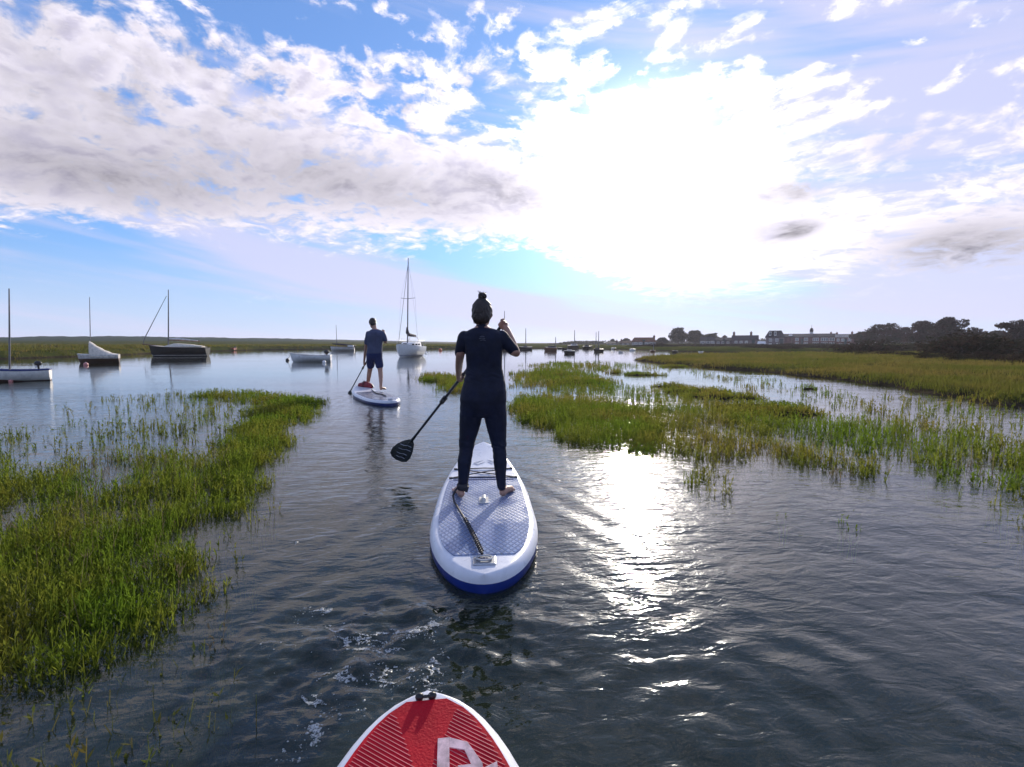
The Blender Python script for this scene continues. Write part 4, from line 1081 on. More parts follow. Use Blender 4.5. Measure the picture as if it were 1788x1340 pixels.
for sg in (1, -1):
    sub(D_, 'guard_rail', M['spar'], lambda q: q.tube([(-3.1, sg*.9, 1.65), (-1.0, sg*1.2, 1.6), (1.2, sg*1.05, 1.7), (3.0, sg*.2, 1.8)], .007, 5))
    for xx, yy in ((-3.1, .9), (-1.0, 1.2), (1.2, 1.05), (2.95, .22)): sub(D_, 'stanchion', M['alu'], lambda q: q.tube([(xx, sg*yy, 1.0), (xx, sg*yy, 1.62 if xx < 2 else 1.8)], .010, 5))
outboard(D_, -3.25, .9, sc=.8, y=.5)
cb = buoy(744, 618, .13, M['buoyw'], 'little white mooring buoy just right of the white yacht')
buoy(769, 612.8, .32, M['orange'], 'faded orange mooring buoy alone on the water right of the yacht')
# boats off the town
def far_boat(px, py, wpx, label, hm_, yaw=0, F=.6, mast_px=0, mx_px=0, cab_=None, name='moored_boat', open_=False, rub=None, mlean=0):
    w = G(px, py); s = w.y/FPX; L = wpx*s/max(.3, abs(math.cos(R(yaw)))); F = min(F, L*.24); cab_ = cab_ and (cab_[0], min(cab_[1], L*.17), cab_[2], cab_[3]); D_ = boat(name, w, R(yaw), L, L*.36 if L > 3 else L*.45, F, F*.25, label, hm_, open_=open_, rub=rub, group=None)
    if mast_px: mast(D_, mx_px*s*(1 if abs(yaw) < 90 else -1), F*.9, mast_px*s-F*.9, r=max(.06, .75*s), tilt=mlean)
    if cab_:
        cl, ch, cx, cm = cab_
        c = sub(D_, 'cabin', cm, lambda q: q.loft([[Vector((x, s_*L*.12*(1 if k in (0, 3) else .85), F if k in (0, 3) else F+ch)) for k, s_ in enumerate((1, 1, -1, -1))] for x in ((cx-cl/2)*L, (cx+cl/2)*L)]), False, None, .02)
        sub(D_, 'window', M['glass'], lambda q: q.box((cx*L, 0, F+ch*.65), (cl*L*.7, L*.25, ch*.35)), False, c)
    return D_
far_boat(880, 612, 26, 'dark boat with a tall mast, half hidden behind the raised hand of the woman', M['dark'], 10, .6, 68, 1, (.3, .5, 0, M['whiteold']))
far_boat(917, 611, 24, 'low dark green sloop with a thin mast, right of the raised arm of the woman', M['dark'], 185, .5, 37, 1, (.3, .3, 0, M['canvasd']))
far_boat(961, 613, 22, 'brown fishing boat with a wheelhouse and short mast off the town', M['brown'], 172, 1.0, 24, 9, (.62, .85, -.1, M['woodd']), name='fishing_boat')
far_boat(978, 609.6, 8, 'tiny dark tender just right of the brown fishing boat', M['dark'], 5, .35)
far_boat(994, 618, 19, 'dark flat boat with a pale deck, nearest of the boats off the town', M['dark'], 178, .45, 0, 0, (.4, .22, .0, M['whiteold']), rub=M['whiteold'])
far_boat(1001, 608.9, 20, 'dark boat with a white cabin top lying behind the dark flat boat', M['dark'], 5, .75, 32, 2, (.5, .45, .05, M['white']))
far_boat(987, 611.2, 11, 'small black rowing boat close behind the dark flat boat', M['dark'], 15, .4, open_=True)
far_boat(1026, 609.5, 17, 'green grey boat with a low cuddy, left of the two masted boat', M['dark'], 4, .6, 0, 0, (.4, .4, -.1, M['canvasd']))
bb = far_boat(1045, 614.5, 17, 'dark two masted boat with a cluttered deck, off the middle of the town', M['dark'], 176, .75, 36, 0, (.45, .55, .12, M['woodd']))
sc_ = G(1045, 614.5).y/FPX; mast(bb, 4.5*sc_, .6, 28*sc_, r=.06)
far_boat(1084, 616.5, 8, 'little grey rowing boat out in the bright water', M['whiteold'], 8, .35, open_=True)
far_boat(1072, 610.5, 9, 'small grey motor boat tied near the far bank, left of the long low building', M['whiteold'], 6, .55, 0, 0, (.5, .4, 0, M['whiteold']))
far_boat(1104, 612.8, 10, 'white motor boat moored below the long low building', M['white'], 175, .55, 0, 0, (.5, .4, 0, M['white']))
far_boat(1140, 615.2, 10, 'upright brown boat with a stubby mast, right of the white motor boat', M['brown'], 12, .8, 16, 1, (.5, .6, 0, M['woodd']))
far_boat(1179, 616.0, 10, 'dark grey boat lying off the bank below the first big trees', M['dark'], 9, .55, 0, 0, (.4, .4, 0, M['canvasd']))
far_boat(1224, 617.0, 9, 'white dinghy drawn up beside the bank below the terrace of houses', M['white'], 20, .5, open_=True)
far_boat(1262, 620.0, 12, 'thin black punt on the strip of water beside the marsh tip', M['dark'], 2, .28, open_=True)

# ------------------------------------------------------------------ town
M['brick'] = mat('red_brick', (.13, .06, .055), .85, var=.25, nscale=1.2)
M['brick2'] = mat('purple_grey_brick', (.16, .13, .14), .85, var=.2, nscale=1.2)
M['render'] = mat('grey_render', (.30, .29, .28), .85, var=.15, nscale=1.0)
M['flint'] = mat('flint_wall', (.20, .19, .18), .9, var=.3, nscale=3.0)
M['tile'] = mat('dark_tile_roof', (.06, .038, .035), .85, var=.3, nscale=2.0, spec=.03)
M['tiler'] = mat('orange_tile_roof', (.15, .07, .045), .85, var=.3, nscale=2.0, spec=.03)
M['slate'] = mat('slate_roof', (.045, .043, .05), .8, var=.2, nscale=2.0, spec=.03)
M['frame'] = mat('white_window_frame', (.75, .74, .72), .5, var=.05)
M['pane'] = mat('window_pane', (.10, .11, .13), .08, var=.2, spec=1.0)
M['door'] = mat('dark_door', (.03, .05, .05), .5)
def ground_z(x, y): return float(land(np.array([x]), np.array([y]))[0])
def house(px0, px1, Y, z_eave_px, z_ridge_px, label, wall, roof, wins=(), chim=(), hip=0.0, depth=6.5, door=None, dorm=()):
    pm = (px0+px1)/2; r = ray(pm, 600); X = r.x/r.y*Y; azh = math.atan2(X, Y)
    s = Y*math.cos(azh)/FPX; Wd = (px1-px0)*s; kk = Y/FPX
    zp = lambda py: P(pm, py, Y).z
    z0 = ground_z(X, Y)-.2; ze = zp(z_eave_px); zr = zp(z_ridge_px)
    e_ = empty('house', (X, Y, z0), -azh, label=label, cat='house'); H = ze-z0; RH_ = zr-z0
    xs = lambda px: (px-pm)*s
    q = MB(); q.box((0, depth/2, H/2), (Wd, depth, H))
    if not hip: q.add([(-Wd/2+.01, .02, H), (-Wd/2+.01, depth-.02, H), (-Wd/2+.01, depth/2, RH_-.12), (Wd/2-.01, .02, H), (Wd/2-.01, depth-.02, H), (Wd/2-.01, depth/2, RH_-.12)], [(0, 2, 1), (3, 4, 5)])
    q.build('wall', wall, e_)
    o = .25; hx = hip*(Wd/2); t = .14; q = MB()
    A = [(-Wd/2-o, -o, H-.05), (Wd/2+o, -o, H-.05), (Wd/2+o, depth+o, H-.05), (-Wd/2-o, depth+o, H-.05), (-Wd/2-o+hx, depth/2, RH_), (Wd/2+o-hx, depth/2, RH_)]
    B_ = [(a, b, c-t) for a, b, c in A]
    q.add(A+B_, [(0, 1, 5, 4), (2, 3, 4, 5), (1, 2, 5), (3, 0, 4), (6, 10, 11, 7), (8, 11, 10, 9), (7, 11, 8), (9, 10, 6), (0, 6, 7, 1), (2, 8, 9, 3), (1, 7, 8, 2), (3, 9, 6, 0)] if hip else
          [(0, 1, 5, 4), (2, 3, 4, 5), (6, 10, 11, 7), (8, 11, 10, 9), (0, 6, 7, 1), (2, 8, 9, 3), (1, 7, 11, 5), (5, 11, 8, 2), (3, 9, 10, 4), (4, 10, 6, 0)])
    ro = q.build('roof', roof, e_)
    for cx, ch in chim:
        sub(e_, 'chimney', M['brick'], lambda q: (q.box((xs(cx), depth/2, RH_+ch*kk/2-.3), (max(.7, 3.2*s), .7, ch*kk+.6)), q.box((xs(cx), depth/2, RH_+ch*kk+.02), (max(.85, 3.7*s), .85, .12))), False, ro, kind='stuff')
        sub(e_, 'chimney_pot', M['tiler'], lambda q: q.tube([(xs(cx), depth/2, RH_+ch*kk), (xs(cx), depth/2, RH_+ch*kk+.4)], .14, 8), True, ro)
    for wx, wy, ww, wh in wins:
        zc_ = zp(wy)-z0; wwid = ww*s; whei = wh*kk; n_ = max(2, int(round(wwid/.7)))
        q = MB(); tk = .09
        q.box((xs(wx), -.03, zc_+whei/2), (wwid+.1, .10, tk)); q.box((xs(wx), -.03, zc_-whei/2), (wwid+.2, .16, tk))
        for k in range(n_+1): q.box((xs(wx)-wwid/2+wwid*k/n_, -.032, zc_), (tk, .09, whei-tk))
        q.box((xs(wx), -.025, zc_+whei*.12), (wwid-.02, .05, .06))
        w_ = tag(q.build('window', M['frame'], e_), kind='stuff')
        sub(e_, 'pane', M['pane'], lambda q: q.box((xs(wx), -.008, zc_), (wwid, .02, whei)), False, w_)
    for dx_, dw in dorm:
        zc_ = (H+RH_)/2; q = MB(); q.box((xs(dx_), depth*.2, zc_), (dw*s, depth*.3, (RH_-H)*.62)); d_ = q.build('dormer', M['frame'], e_)
        sub(e_, 'pane', M['pane'], lambda q: q.box((xs(dx_), depth*.05-.03, zc_), (dw*s*.75, .04, (RH_-H)*.4)), False, d_)
        sub(e_, 'dormer_roof', roof, lambda q: q.box((xs(dx_), depth*.2, zc_+(RH_-H)*.34), (dw*s+.3, depth*.34, .12)), False, d_)
    if door is not None:
        d_ = sub(e_, 'door', M['door'], lambda q: q.box((xs(door), -.03, 1.15), (.95, .08, 2.0)), False); sub(e_, 'handle', M['alu'], lambda q: q.tube([(xs(door)+.33, -.09, 1.15), (xs(door)+.33, -.14, 1.15)], .04, 6), True, d_)
    return e_, xs, zp, z0, RH_, s, kk
house(1103, 1145, 172, 596.5, 589.3, 'long low house with an orange tiled roof at the left end of the town', M['render'], M['tiler'], [(1110, 600, 4, 3.5), (1119, 600, 4, 3.5), (1128, 600, 4, 3.5), (1137, 600, 4, 3.5)], [(1142, 2.4)], .25, 7, 1124)
house(1060, 1079, 205, 600, 596.6, 'small grey cottage among bushes, farthest left on the bank', M['render'], M['slate'], [(1066, 602, 3, 2.2), (1073, 602, 3, 2.2)], [(1077, 1.5)], 0, 6)
house(1083, 1101, 200, 599, 595.2, 'small cottage with a dark roof, left of the long low house', M['flint'], M['tile'], [(1088, 601.5, 3, 2.4), (1096, 601.5, 3, 2.4)], [(1085, 1.8)], 0, 6)
house(1222, 1248, 165, 594.5, 588.0, 'pale fronted house with wide windows at the foot of the round topped trees', M['render'], M['slate'], [(1227, 598, 5, 3.5), (1236, 598, 5, 3.5), (1244, 598, 4, 3.5), (1229, 605, 5, 3.2), (1242, 605, 5, 3.2)], [], .2, 7, 1236)
house(1249, 1279, 168, 595, 589.5, 'purple grey terrace house left of the house with two chimneys', M['brick2'], M['slate'], [(1254, 598.5, 4, 3.5), (1262, 598.5, 4, 3.5), (1271, 598.5, 4, 3.5), (1256, 605, 4, 3.5), (1272, 605, 4, 3.5)], [(1264, 2)], 0, 7, 1264)
house(1278, 1323, 160, 593.5, 585.5, 'brick house with a chimney at each end of its ridge', M['brick2'], M['slate'], [(1285, 597.5, 4, 3.6), (1294, 597.5, 4, 3.6), (1303, 597.5, 4, 3.6), (1288, 605, 5, 3.6), (1299, 605, 4, 3.6)], [(1280.5, 5), (1311, 5)], 0, 8, 1315)
house(1323.5, 1336, 150, 600.5, 596.0, 'little hut with a pale roof between the chimneyed house and the tall one', M['brick2'], M['whiteold'], [(1327, 604, 3, 3.4), (1333, 604, 3, 3.4)], [], .2, 4)
house(1336.5, 1369, 158, 588.5, 577.0, 'tall house with a hipped roof and dormer windows', M['brick2'], M['slate'], [(1345, 594, 4.5, 4.5), (1356, 594, 4.5, 4.5), (1345, 602, 4.5, 4.2), (1358, 602, 4.5, 4.2)], [], .42, 9, 1364, [(1344, 4), (1353, 4)])
E_, xs, zp, z0, RH_, s_, k_ = house(1366, 1458, 195, 588.0, 582.6, 'long brick terrace with white windows and a domed cupola on its ridge', M['brick'], M['slate'],
    [(1391, 593, 5.5, 5), (1391, 600.5, 5.5, 4.5)]+[(x, y, w, h) for x, w in ((1407, 6.5), (1424, 10), (1439, 12), (1451.5, 8)) for y, h in ((593, 5.2), (600.8, 4.6))], [(1450, 1.5)], 0, 9, 1400)
cu = sub(E_, 'cupola', M['whiteold'], lambda q: q.tube([(xs(1416), 4.5, RH_-.5), (xs(1416), 4.5, RH_+1.2)], 3.1*s_, 8), False)
sub(E_, 'dome', M['slate'], lambda q: q.ell((xs(1416), 4.5, RH_+1.2), (3.4*s_, 3.4*s_, 1.15), 14, 10), True, cu); sub(E_, 'finial', M['spar'], lambda q: q.tube([(xs(1416), 4.5, RH_+2.2), (xs(1416), 4.5, RH_+3.6)], .06, 6), True, cu)
for xx in (1382, 1399): sub(E_, 'drainpipe', M['spar'], lambda q: q.tube([(xs(xx), -.08, .3), (xs(xx), -.08, zp(588.4)-z0)], .06, 6))
sub(E_, 'skylight', M['frame'], lambda q: q.box((xs(1379), 1.8, (zp(585.5)-z0)+.05), (1.3, 1.0, .12), rx=.35), False)
house(1458.5, 1492, 185, 589, 583.2, 'brick house with a pale roof at the right end of the long terrace', M['brick'], M['flint'], [(1463, 594, 4, 4.5), (1471, 594, 5, 4.5), (1483, 593, 5, 6), (1484, 603, 6, 4), (1468, 602.5, 6, 4)], [(1460, 2), (1487, 3)], 0, 8, 1476)
house(1493, 1538, 165, 596, 589, 'low dark house half buried under the broad trees', M['brick'], M['tile'], [(1500, 600, 4, 3), (1512, 600, 4, 3), (1526, 600, 4, 3)], [(1505, 3)], 0, 7)

# ------------------------------------------------------------------ trees and scrub
L_far = leaf_mat('far_tree_leaves', (.034, .042, .034), (.055, .055, .036), (.026, .032, .026), .5, .18)
L_right = leaf_mat('broad_tree_leaves', (.034, .034, .022), (.066, .038, .032), (.026, .022, .020), .35, .18)
L_bush = leaf_mat('scrub_leaves', (.030, .032, .018), (.055, .036, .026), (.022, .020, .014), .6, .2)
M['bark'] = mat('bark', (.055, .042, .032), .95, var=.3, nscale=8, bump=.6, bscale=20)
def leaf_cloud(lobes, n, size, seed, flat=.9):
    r = np.random.default_rng(seed); vs = []; wts = np.array([l[3]*l[4]*l[5] for l in lobes])**.67; wts /= wts.sum()
    idx = r.choice(len(lobes), n, p=wts); lb = np.array(lobes)[idx]
    d = r.normal(size=(n, 3)); d /= np.linalg.norm(d, axis=1)[:, None]
    rad = 1-.45*r.random(n)**2.2
    ph = r.random(3)*9
    rad *= .66+.62*fbm(d[:, 0]*2.3+ph[0]+lb[:, 0]+50, d[:, 2]*2.3+ph[1]+d[:, 1]*1.7+50, 3)
    c = lb[:, :3]+d*lb[:, 3:6]*rad[:, None]
    a = r.normal(size=(n, 3)); a /= np.linalg.norm(a, axis=1)[:, None]
    b = np.cross(a, r.normal(size=(n, 3))); b /= np.linalg.norm(b, axis=1)[:, None]
    s = size*(.6+.8*r.random(n))[:, None]
    v = np.stack([c-a*s, c-b*s*.5, c+a*s, c+b*s*.5], 1).reshape(-1, 3)
    return v, np.arange(4*n).reshape(n, 4)
def tree(x, y, H, Wc, lobes_, label, m=L_right, n=3600, leaf=.24, seed=1, trunk=.25, group=None, name='tree', lean=0, cat='tree'):
    """lobes_: (x, z, rx, rz) in units of half width / height"""
    z0 = ground_z(x, y)-.15; e_ = empty(name, (x, y, z0), random.uniform(0, .3), label=label, cat=cat, group=group)
    r = random.Random(seed); lb = []
    for lx, lz, rx, rz in lobes_:
        lb.append((lx*Wc/2, r.uniform(-.25, .25)*Wc/2, lz*H, rx*Wc/2, rx*Wc/2*.9, rz*H))
        for k in range(3): lb.append((lx*Wc/2+r.uniform(-.8, .8)*rx*Wc/2, r.uniform(-.6, .6)*Wc/2*rx, lz*H+r.uniform(-.5, .75)*rz*H, rx*Wc/2*.45, rx*Wc/2*.45, rz*H*.45))
    q = MB(); th = H*trunk
    q.tube([(0, 0, 0), (lean*.3, 0, th*.6), (lean*.6, .1, th), (lean, 0, H*.55), (lean*1.2, 0, H*.8)], [H*.045, H*.035, H*.03, H*.017, H*.006], 9)
    tr = q.build('trunk', M['bark'], e_, True)
    for k, (lx, lz, rx, rz) in enumerate(lobes_):
        q = MB(); p0 = Vector((lean*.6, 0, th*(.8+.08*k))); p1 = Vector((lx*Wc/2, lb[k*4][1], lz*H)); q.tube([p0, p0.lerp(p1, .5)+Vector((0, 0, -.04*H)), p1], [H*.02, H*.013, H*.005], 6); q.build('limb', M['bark'], tr, True)
    v, f = leaf_cloud(lb, n, leaf, seed); np_obj('crown', v, f, m, e_)
    return e_
RND = [(0, .62, .62, .30), (-.55, .52, .45, .24), (.55, .50, .45, .24), (.1, .84, .40, .15), (-.3, .78, .36, .16), (0, .38, .8, .2)]
def tpx(px, Y): r = ray(px, 600); return r.x/r.y*Y
def tree_px(px, Y, top, wpx, label, lobes=RND, **kw):
    x = tpx(px, Y); H = (P(px, top, Y).z-ground_z(x, Y)+.15)*1.04; az_ = math.atan2(x, Y); wpx *= 1.28 if px > 1480 else 1.12
    return tree(x, Y, H, wpx*Y*math.cos(az_)/FPX, lobes, label, **kw)
tree_px(1184, 185, 573, 30, 'tall round topped tree, highest of the trees left of the town', m=L_far, n=3000, leaf=.34, seed=3)
tree_px(1214, 190, 578, 36, 'lower spreading tree right of the tallest tree on the far bank', m=L_far, n=3000, leaf=.34, seed=4)
tree_px(1243, 195, 583, 30, 'flat topped tree behind the pale fronted house', m=L_far, n=2400, leaf=.34, seed=5)
tree_px(1157, 190, 590, 24, 'low bushy tree between the long low house and the tallest far tree', m=L_far, n=1800, leaf=.32, seed=6)
tree_px(1265, 200, 586.5, 12, 'small pointed tree behind the purple grey terrace house', m=L_far, n=1000, leaf=.3, seed=7)
tree_px(1093, 215, 591.5, 16, 'small dark tree behind the cottages at the left end of the town', m=L_far, n=1200, leaf=.34, seed=8)
tree_px(1070, 225, 592.5, 9, 'narrow pointed tree behind the farthest grey cottage', m=L_far, n=800, leaf=.32, seed=9)
FL = [(-.35, .72, .5, .20), (.35, .78, .5, .17), (0, .5, .9, .22), (-.6, .45, .4, .22), (.65, .5, .36, .2), (.1, .28, .9, .16)]
tree_px(1507, 150, 578, 34, 'open crowned tree at the right end of the brick houses', FL, m=L_right, n=2600, leaf=.26, seed=12)
tree_px(1541, 128, 564.5, 66, 'broad flat crowned tree, first of the row from the houses', FL, n=5200, leaf=.25, seed=13)
tree_px(1612, 112, 561.5, 58, 'dark round tree, second of the big row from the houses', RND, n=5200, leaf=.24, seed=14)
tree_px(1655, 104, 556.5, 66, 'tallest dark domed tree in the middle of the row on the right', RND, n=6000, leaf=.24, seed=15)
tree_px(1703, 104, 572.5, 62, 'lower sloping green tree between the domed tree and the edge', [(-.3, .62, .55, .34), (.4, .5, .55, .30), (0, .35, .9, .28)], n=4500, leaf=.24, seed=16)
tree_px(1778, 84, 560.5, 84, 'windswept tree with branches reaching left over a gap, at the right edge', [(.1, .72, .55, .27), (.6, .62, .5, .3), (-.60, .80, .30, .12), (-.95, .76, .16, .06), (-.62, .52, .14, .06), (.2, .4, .75, .3), (.9, .4, .5, .3)], n=6500, leaf=.21, seed=17)
tree_px(1578, 135, 572, 34, 'narrow dark tree filling the gap after the broad flat crowned one', RND, n=2200, leaf=.26, seed=18)
tree_px(1742, 112, 578, 50, 'low dark tree beneath the gap left of the windswept tree', RND, n=2600, leaf=.24, seed=19)

def bush_label(px):
    for lim, s_ in ((1150, 'below the long low house with the orange roof'), (1200, 'below the tall round topped tree'), (1248, 'below the pale fronted house'), (1278, 'below the purple grey terrace house'),
                    (1330, 'below the house with two end chimneys'), (1372, 'below the tall hipped roof house'), (1415, 'below the left half of the long terrace'), (1458, 'below the right half of the long terrace'), (9999, 'right of the long terrace, before the big trees')):
        if px < lim: return 'low dark bush on the town bank '+s_
# scrub: dark bushes along the landward edge of the marsh and under the trees
variants = []
for k in range(4):
    r = random.Random(40+k); lb = [(r.uniform(-.5, .5), r.uniform(-.3, .3), r.uniform(.25, .6), r.uniform(.35, .6), r.uniform(.35, .55), r.uniform(.25, .42)) for _ in range(7)]
    v, f = leaf_cloud(lb, 900, .055, 60+k); variants.append((v, f))
vm = []
for v, f in variants:
    o = np_obj('foliage', v, f, L_bush); vm.append(o.data); bpy.data.objects.remove(o)
q = MB()
for a in range(5): q.tube([(0, 0, 0), (.12*math.cos(a*1.3), .12*math.sin(a*1.3), .25), (.3*math.cos(a*1.3), .3*math.sin(a*1.3), .55)], [.03, .02, .008], 5)
stem_me = q.mesh('stem', M['bark'], True)
def shrub(x, y, w, h, k, label, group):
    z0 = ground_z(x, y)-.1; e_ = empty('shrub', (x, y, z0), random.uniform(0, 6.28), label=label, cat='shrub', group=group)
    for nm, me in (('foliage', vm[k % 4]), ('stem', stem_me)):
        o = bpy.data.objects.new(nm, me); COL.objects.link(o); o.parent = e_
        o.scale = (w/1.7, w/1.7, h/.85)
    if nm == 'stem': o['kind'] = 'stuff'
line_ = [(1330, 84, 607, 608), (1380, 72, 606, 609), (1440, 60, 607, 611), (1500, 48, 606, 613), (1560, 40, 606, 618), (1620, 33, 606, 622), (1690, 28, 604, 626), (1760, 25.5, 602, 628), (1800, 25, 602, 630)]
def interp(px): 
    for a, b in zip(line_, line_[1:]):
        if a[0] <= px <= b[0]:
            t = (px-a[0])/(b[0]-a[0]); return a[1]*(1-t)+b[1]*t, a[2]*(1-t)+b[2]*t
px = 1322
kk_ = 0
while px < 1800:
    Y, top = interp(min(max(px, 1331), 1799)); Y *= random.uniform(.95, 1.12); x = tpx(px, Y)
    h = .60*max(.6, P(px, top+random.uniform(-3, 5), Y).z-ground_z(x, Y)); w = random.uniform(1.7, 2.8)*(Y/45)**.6
    shrub(x, Y, w, h, kk_, 'dark leafy shrub in the scrub line between the marsh and the houses or trees', 'shrubs along the back of the marsh'); kk_ += 1
    px += w*FPX/Y*.42
px = 1110
while px < 1500:
    Y = random.uniform(112, 140); x = tpx(px, Y); shrub(x, Y, 6, random.uniform(.45, .95), kk_, bush_label(px), 'bushes on the town bank'); kk_ += 1; px += random.uniform(8, 15)
px = 1300
while px < 1500:
    Y = random.uniform(84, 98); x = tpx(px, Y); shrub(x, Y, 5, random.uniform(.3, .6), kk_, bush_label(px), 'bushes on the town bank'); kk_ += 1; px += random.uniform(9, 14)
px = 1480
while px < 1800:
    Y = random.uniform(56, 76)*(1 if px < 1650 else .62); x = tpx(px, Y); shrub(x, Y, 5.5, random.uniform(1.3, 2.0), kk_, 'dark undergrowth bush below the big trees on the right', 'undergrowth below the big trees'); kk_ += 1; px += 15
# the far wooded shore left of the town reads as one mass
r = np.random.default_rng(77); lb = []
for i in range(150):
    px = r.uniform(965, 1340); Y = r.uniform(255, 330); top = np.interp(px, [965, 985, 1000, 1030, 1060, 1080, 1100, 1340], [600.5, 598.5, 595.6, 595, 594.6, 596, 594.5, 592])
    z = P(px, top, Y).z; lb.append((tpx(px, Y), Y, z*.45, r.uniform(3, 7), 3, z*.5))
for i in range(60):
    px = r.uniform(1330, 1820); Y = r.uniform(200, 300); z = P(px, r.uniform(588, 592), Y).z; lb.append((tpx(px, Y), Y, z*.45, r.uniform(4, 8), 3, z*.5))
v, f = leaf_cloud(lb, 26000, .42, 5); tag(np_obj('distant_wood', v, f, L_far), 'dark wooded shore behind the moored boats and the town', 'woodland', kind='stuff')
# low garden wall under the trees
def wall_px(a, b, Y, h, label):
    x0, x1 = tpx(a, Y), tpx(b, Y); z = ground_z((x0+x1)/2, Y); e_ = empty('garden_wall', ((x0+x1)/2, Y, z-.1), -math.atan2((x0+x1)/2, Y), label=label, cat='wall')
    sub(e_, 'masonry', M['flint'], lambda q: q.box((0, 0, h/2), (x1-x0, .3, h)), False); sub(e_, 'coping', M['render'], lambda q: q.box((0, 0, h+.05), (x1-x0+.1, .42, .10)), False)
wall_px(1685, 1728, 60, 1.0, 'low stone garden wall with pale coping below the sloping green tree')

# ------------------------------------------------------------------ marsh plants
LG = leaf_mat('cordgrass_left', (.082, .135, .012), (.150, .145, .022), (.040, .065, .012), .9, .6)
LR = leaf_mat('cordgrass_right', (.085, .135, .012), (.155, .130, .026), (.050, .070, .014), .5, .6)
LT = leaf_mat('marsh_turf', (.072, .084, .014), (.125, .100, .026), (.060, .052, .016), .22, .5)
LU = leaf_mat('drowned_weed', (.095, .135, .022), (.150, .110, .030), (.050, .065, .015), 2.0, .3)
LD = leaf_mat('dry_stem', (.20, .16, .09), (.14, .11, .06), (.08, .07, .05), 3.0, .3)
def plants(x, y, z0, h, r, stems=3, leaves=6, wid=.006, spread=.05, lean=.22, leaf_len=.055, seg=2):
    """upright stems with short side leaves; returns vertices and triangles"""
    n = len(x); N = n*stems
    X = np.repeat(x, stems)+r.normal(0, spread, N); Y = np.repeat(y, stems)+r.normal(0, spread, N)
    Z = np.repeat(z0, stems); H = np.repeat(h, stems)*(.55+.6*r.random(N))
    a = r.random(N)*2*PI; ln = lean*r.random(N)*H; dxx, dyy = np.cos(a)*ln, np.sin(a)*ln
    b = r.random(N)*PI; wx, wy = np.cos(b)*wid, np.sin(b)*wid
    vs = []; fs = []; base = 0
    rows = []
    for k in range(seg+1):
        t = k/seg; c = np.stack([X+dxx*t**1.6, Y+dyy*t**1.6, Z+H*t], 1); w = np.stack([wx, wy, 0*wx], 1)*(1-.75*t)
        rows.append(c-w); rows.append(c+w)
    v = np.stack(rows, 1).reshape(-1, 3); m = 2*(seg+1); o = np.arange(N)*m
    for k in range(seg):
        fs.append(np.stack([o+2*k, o+2*k+1, o+2*k+3], 1)); fs.append(np.stack([o+2*k, o+2*k+3, o+2*k+2], 1))
    vs.append(v); base = len(v)
    if leaves:
        NL = N*leaves; t = .3+.7*r.random(NL); id_ = np.repeat(np.arange(N), leaves)
        c = np.stack([X[id_]+dxx[id_]*t**1.6, Y[id_]+dyy[id_]*t**1.6, Z[id_]+H[id_]*t], 1)
        a2 = r.random(NL)*2*PI; up = .5+1.2*r.random(NL); l = leaf_len*(.5+r.random(NL))*(1.15-.6*t)
        d = np.stack([np.cos(a2), np.sin(a2), up], 1); d /= np.linalg.norm(d, axis=1)[:, None]
        s = np.stack([-np.sin(a2), np.cos(a2), 0*a2], 1)*(wid*1.05)
        v2 = np.stack([c-s*.6, c+d*l[:, None]*.45+s, c+d*l[:, None], c+d*l[:, None]*.45-s], 1).reshape(-1, 3)
        o = base+np.arange(NL)*4; fs.append(np.stack([o, o+1, o+2], 1)); fs.append(np.stack([o, o+2, o+3], 1)); vs.append(v2)
    return np.vstack(vs), np.vstack(fs)
def scatter(poly, dens, r, edge=.3, nz=1.0, thr=.0, nscale=.8, seedo=0):
    p = np.array([(q[0], q[1]) for q in poly]); lo, hi = p.min(0), p.max(0); A = (hi-lo).prod(); n = int(A*dens)
    x = lo[0]+(hi[0]-lo[0])*r.random(n); y = lo[1]+(hi[1]-lo[1])*r.random(n)
    d = polyd(poly, x, y); q = fbm(x*nscale+seedo+60, y*nscale+seedo+60, 4)
    k = (d+edge*(q-.5)*4 > 0) & (q+nz*np.clip(d, 0, edge)/max(edge, .01)*.15 > thr)
    return x[k], y[k], q[k], np.clip(d[k]/edge, 0, 1)
def patch(name, polys, label, m, seed, z0=-.15):
    """polys: list of (pixel outline, density, height, stems, leaves, width, edge, threshold)"""
    r = np.random.default_rng(seed); VV = []; FF = []; base = 0
    for pts, dens, h, st, lv, wd, edge, thr in polys:
        x, y, q, d = scatter(GP(pts), dens, r, edge, 1.0, thr, 1.5, seed)
        hh = h*(.55+.45*d+.5*(q-.5))*(.75+.5*r.random(len(x)))
        zz = np.maximum(np.full(len(x), z0), land(x, y)-.03); v, f = plants(x, y, zz, hh-zz*(zz < 0), r, st, lv, wd, .045, .25, .05+.1*h)
        VV.append(v); FF.append(f+base); base += len(v)
    return tag(np_obj(name, np.vstack(VV), np.vstack(FF), m), label, 'marsh grass', kind='stuff')
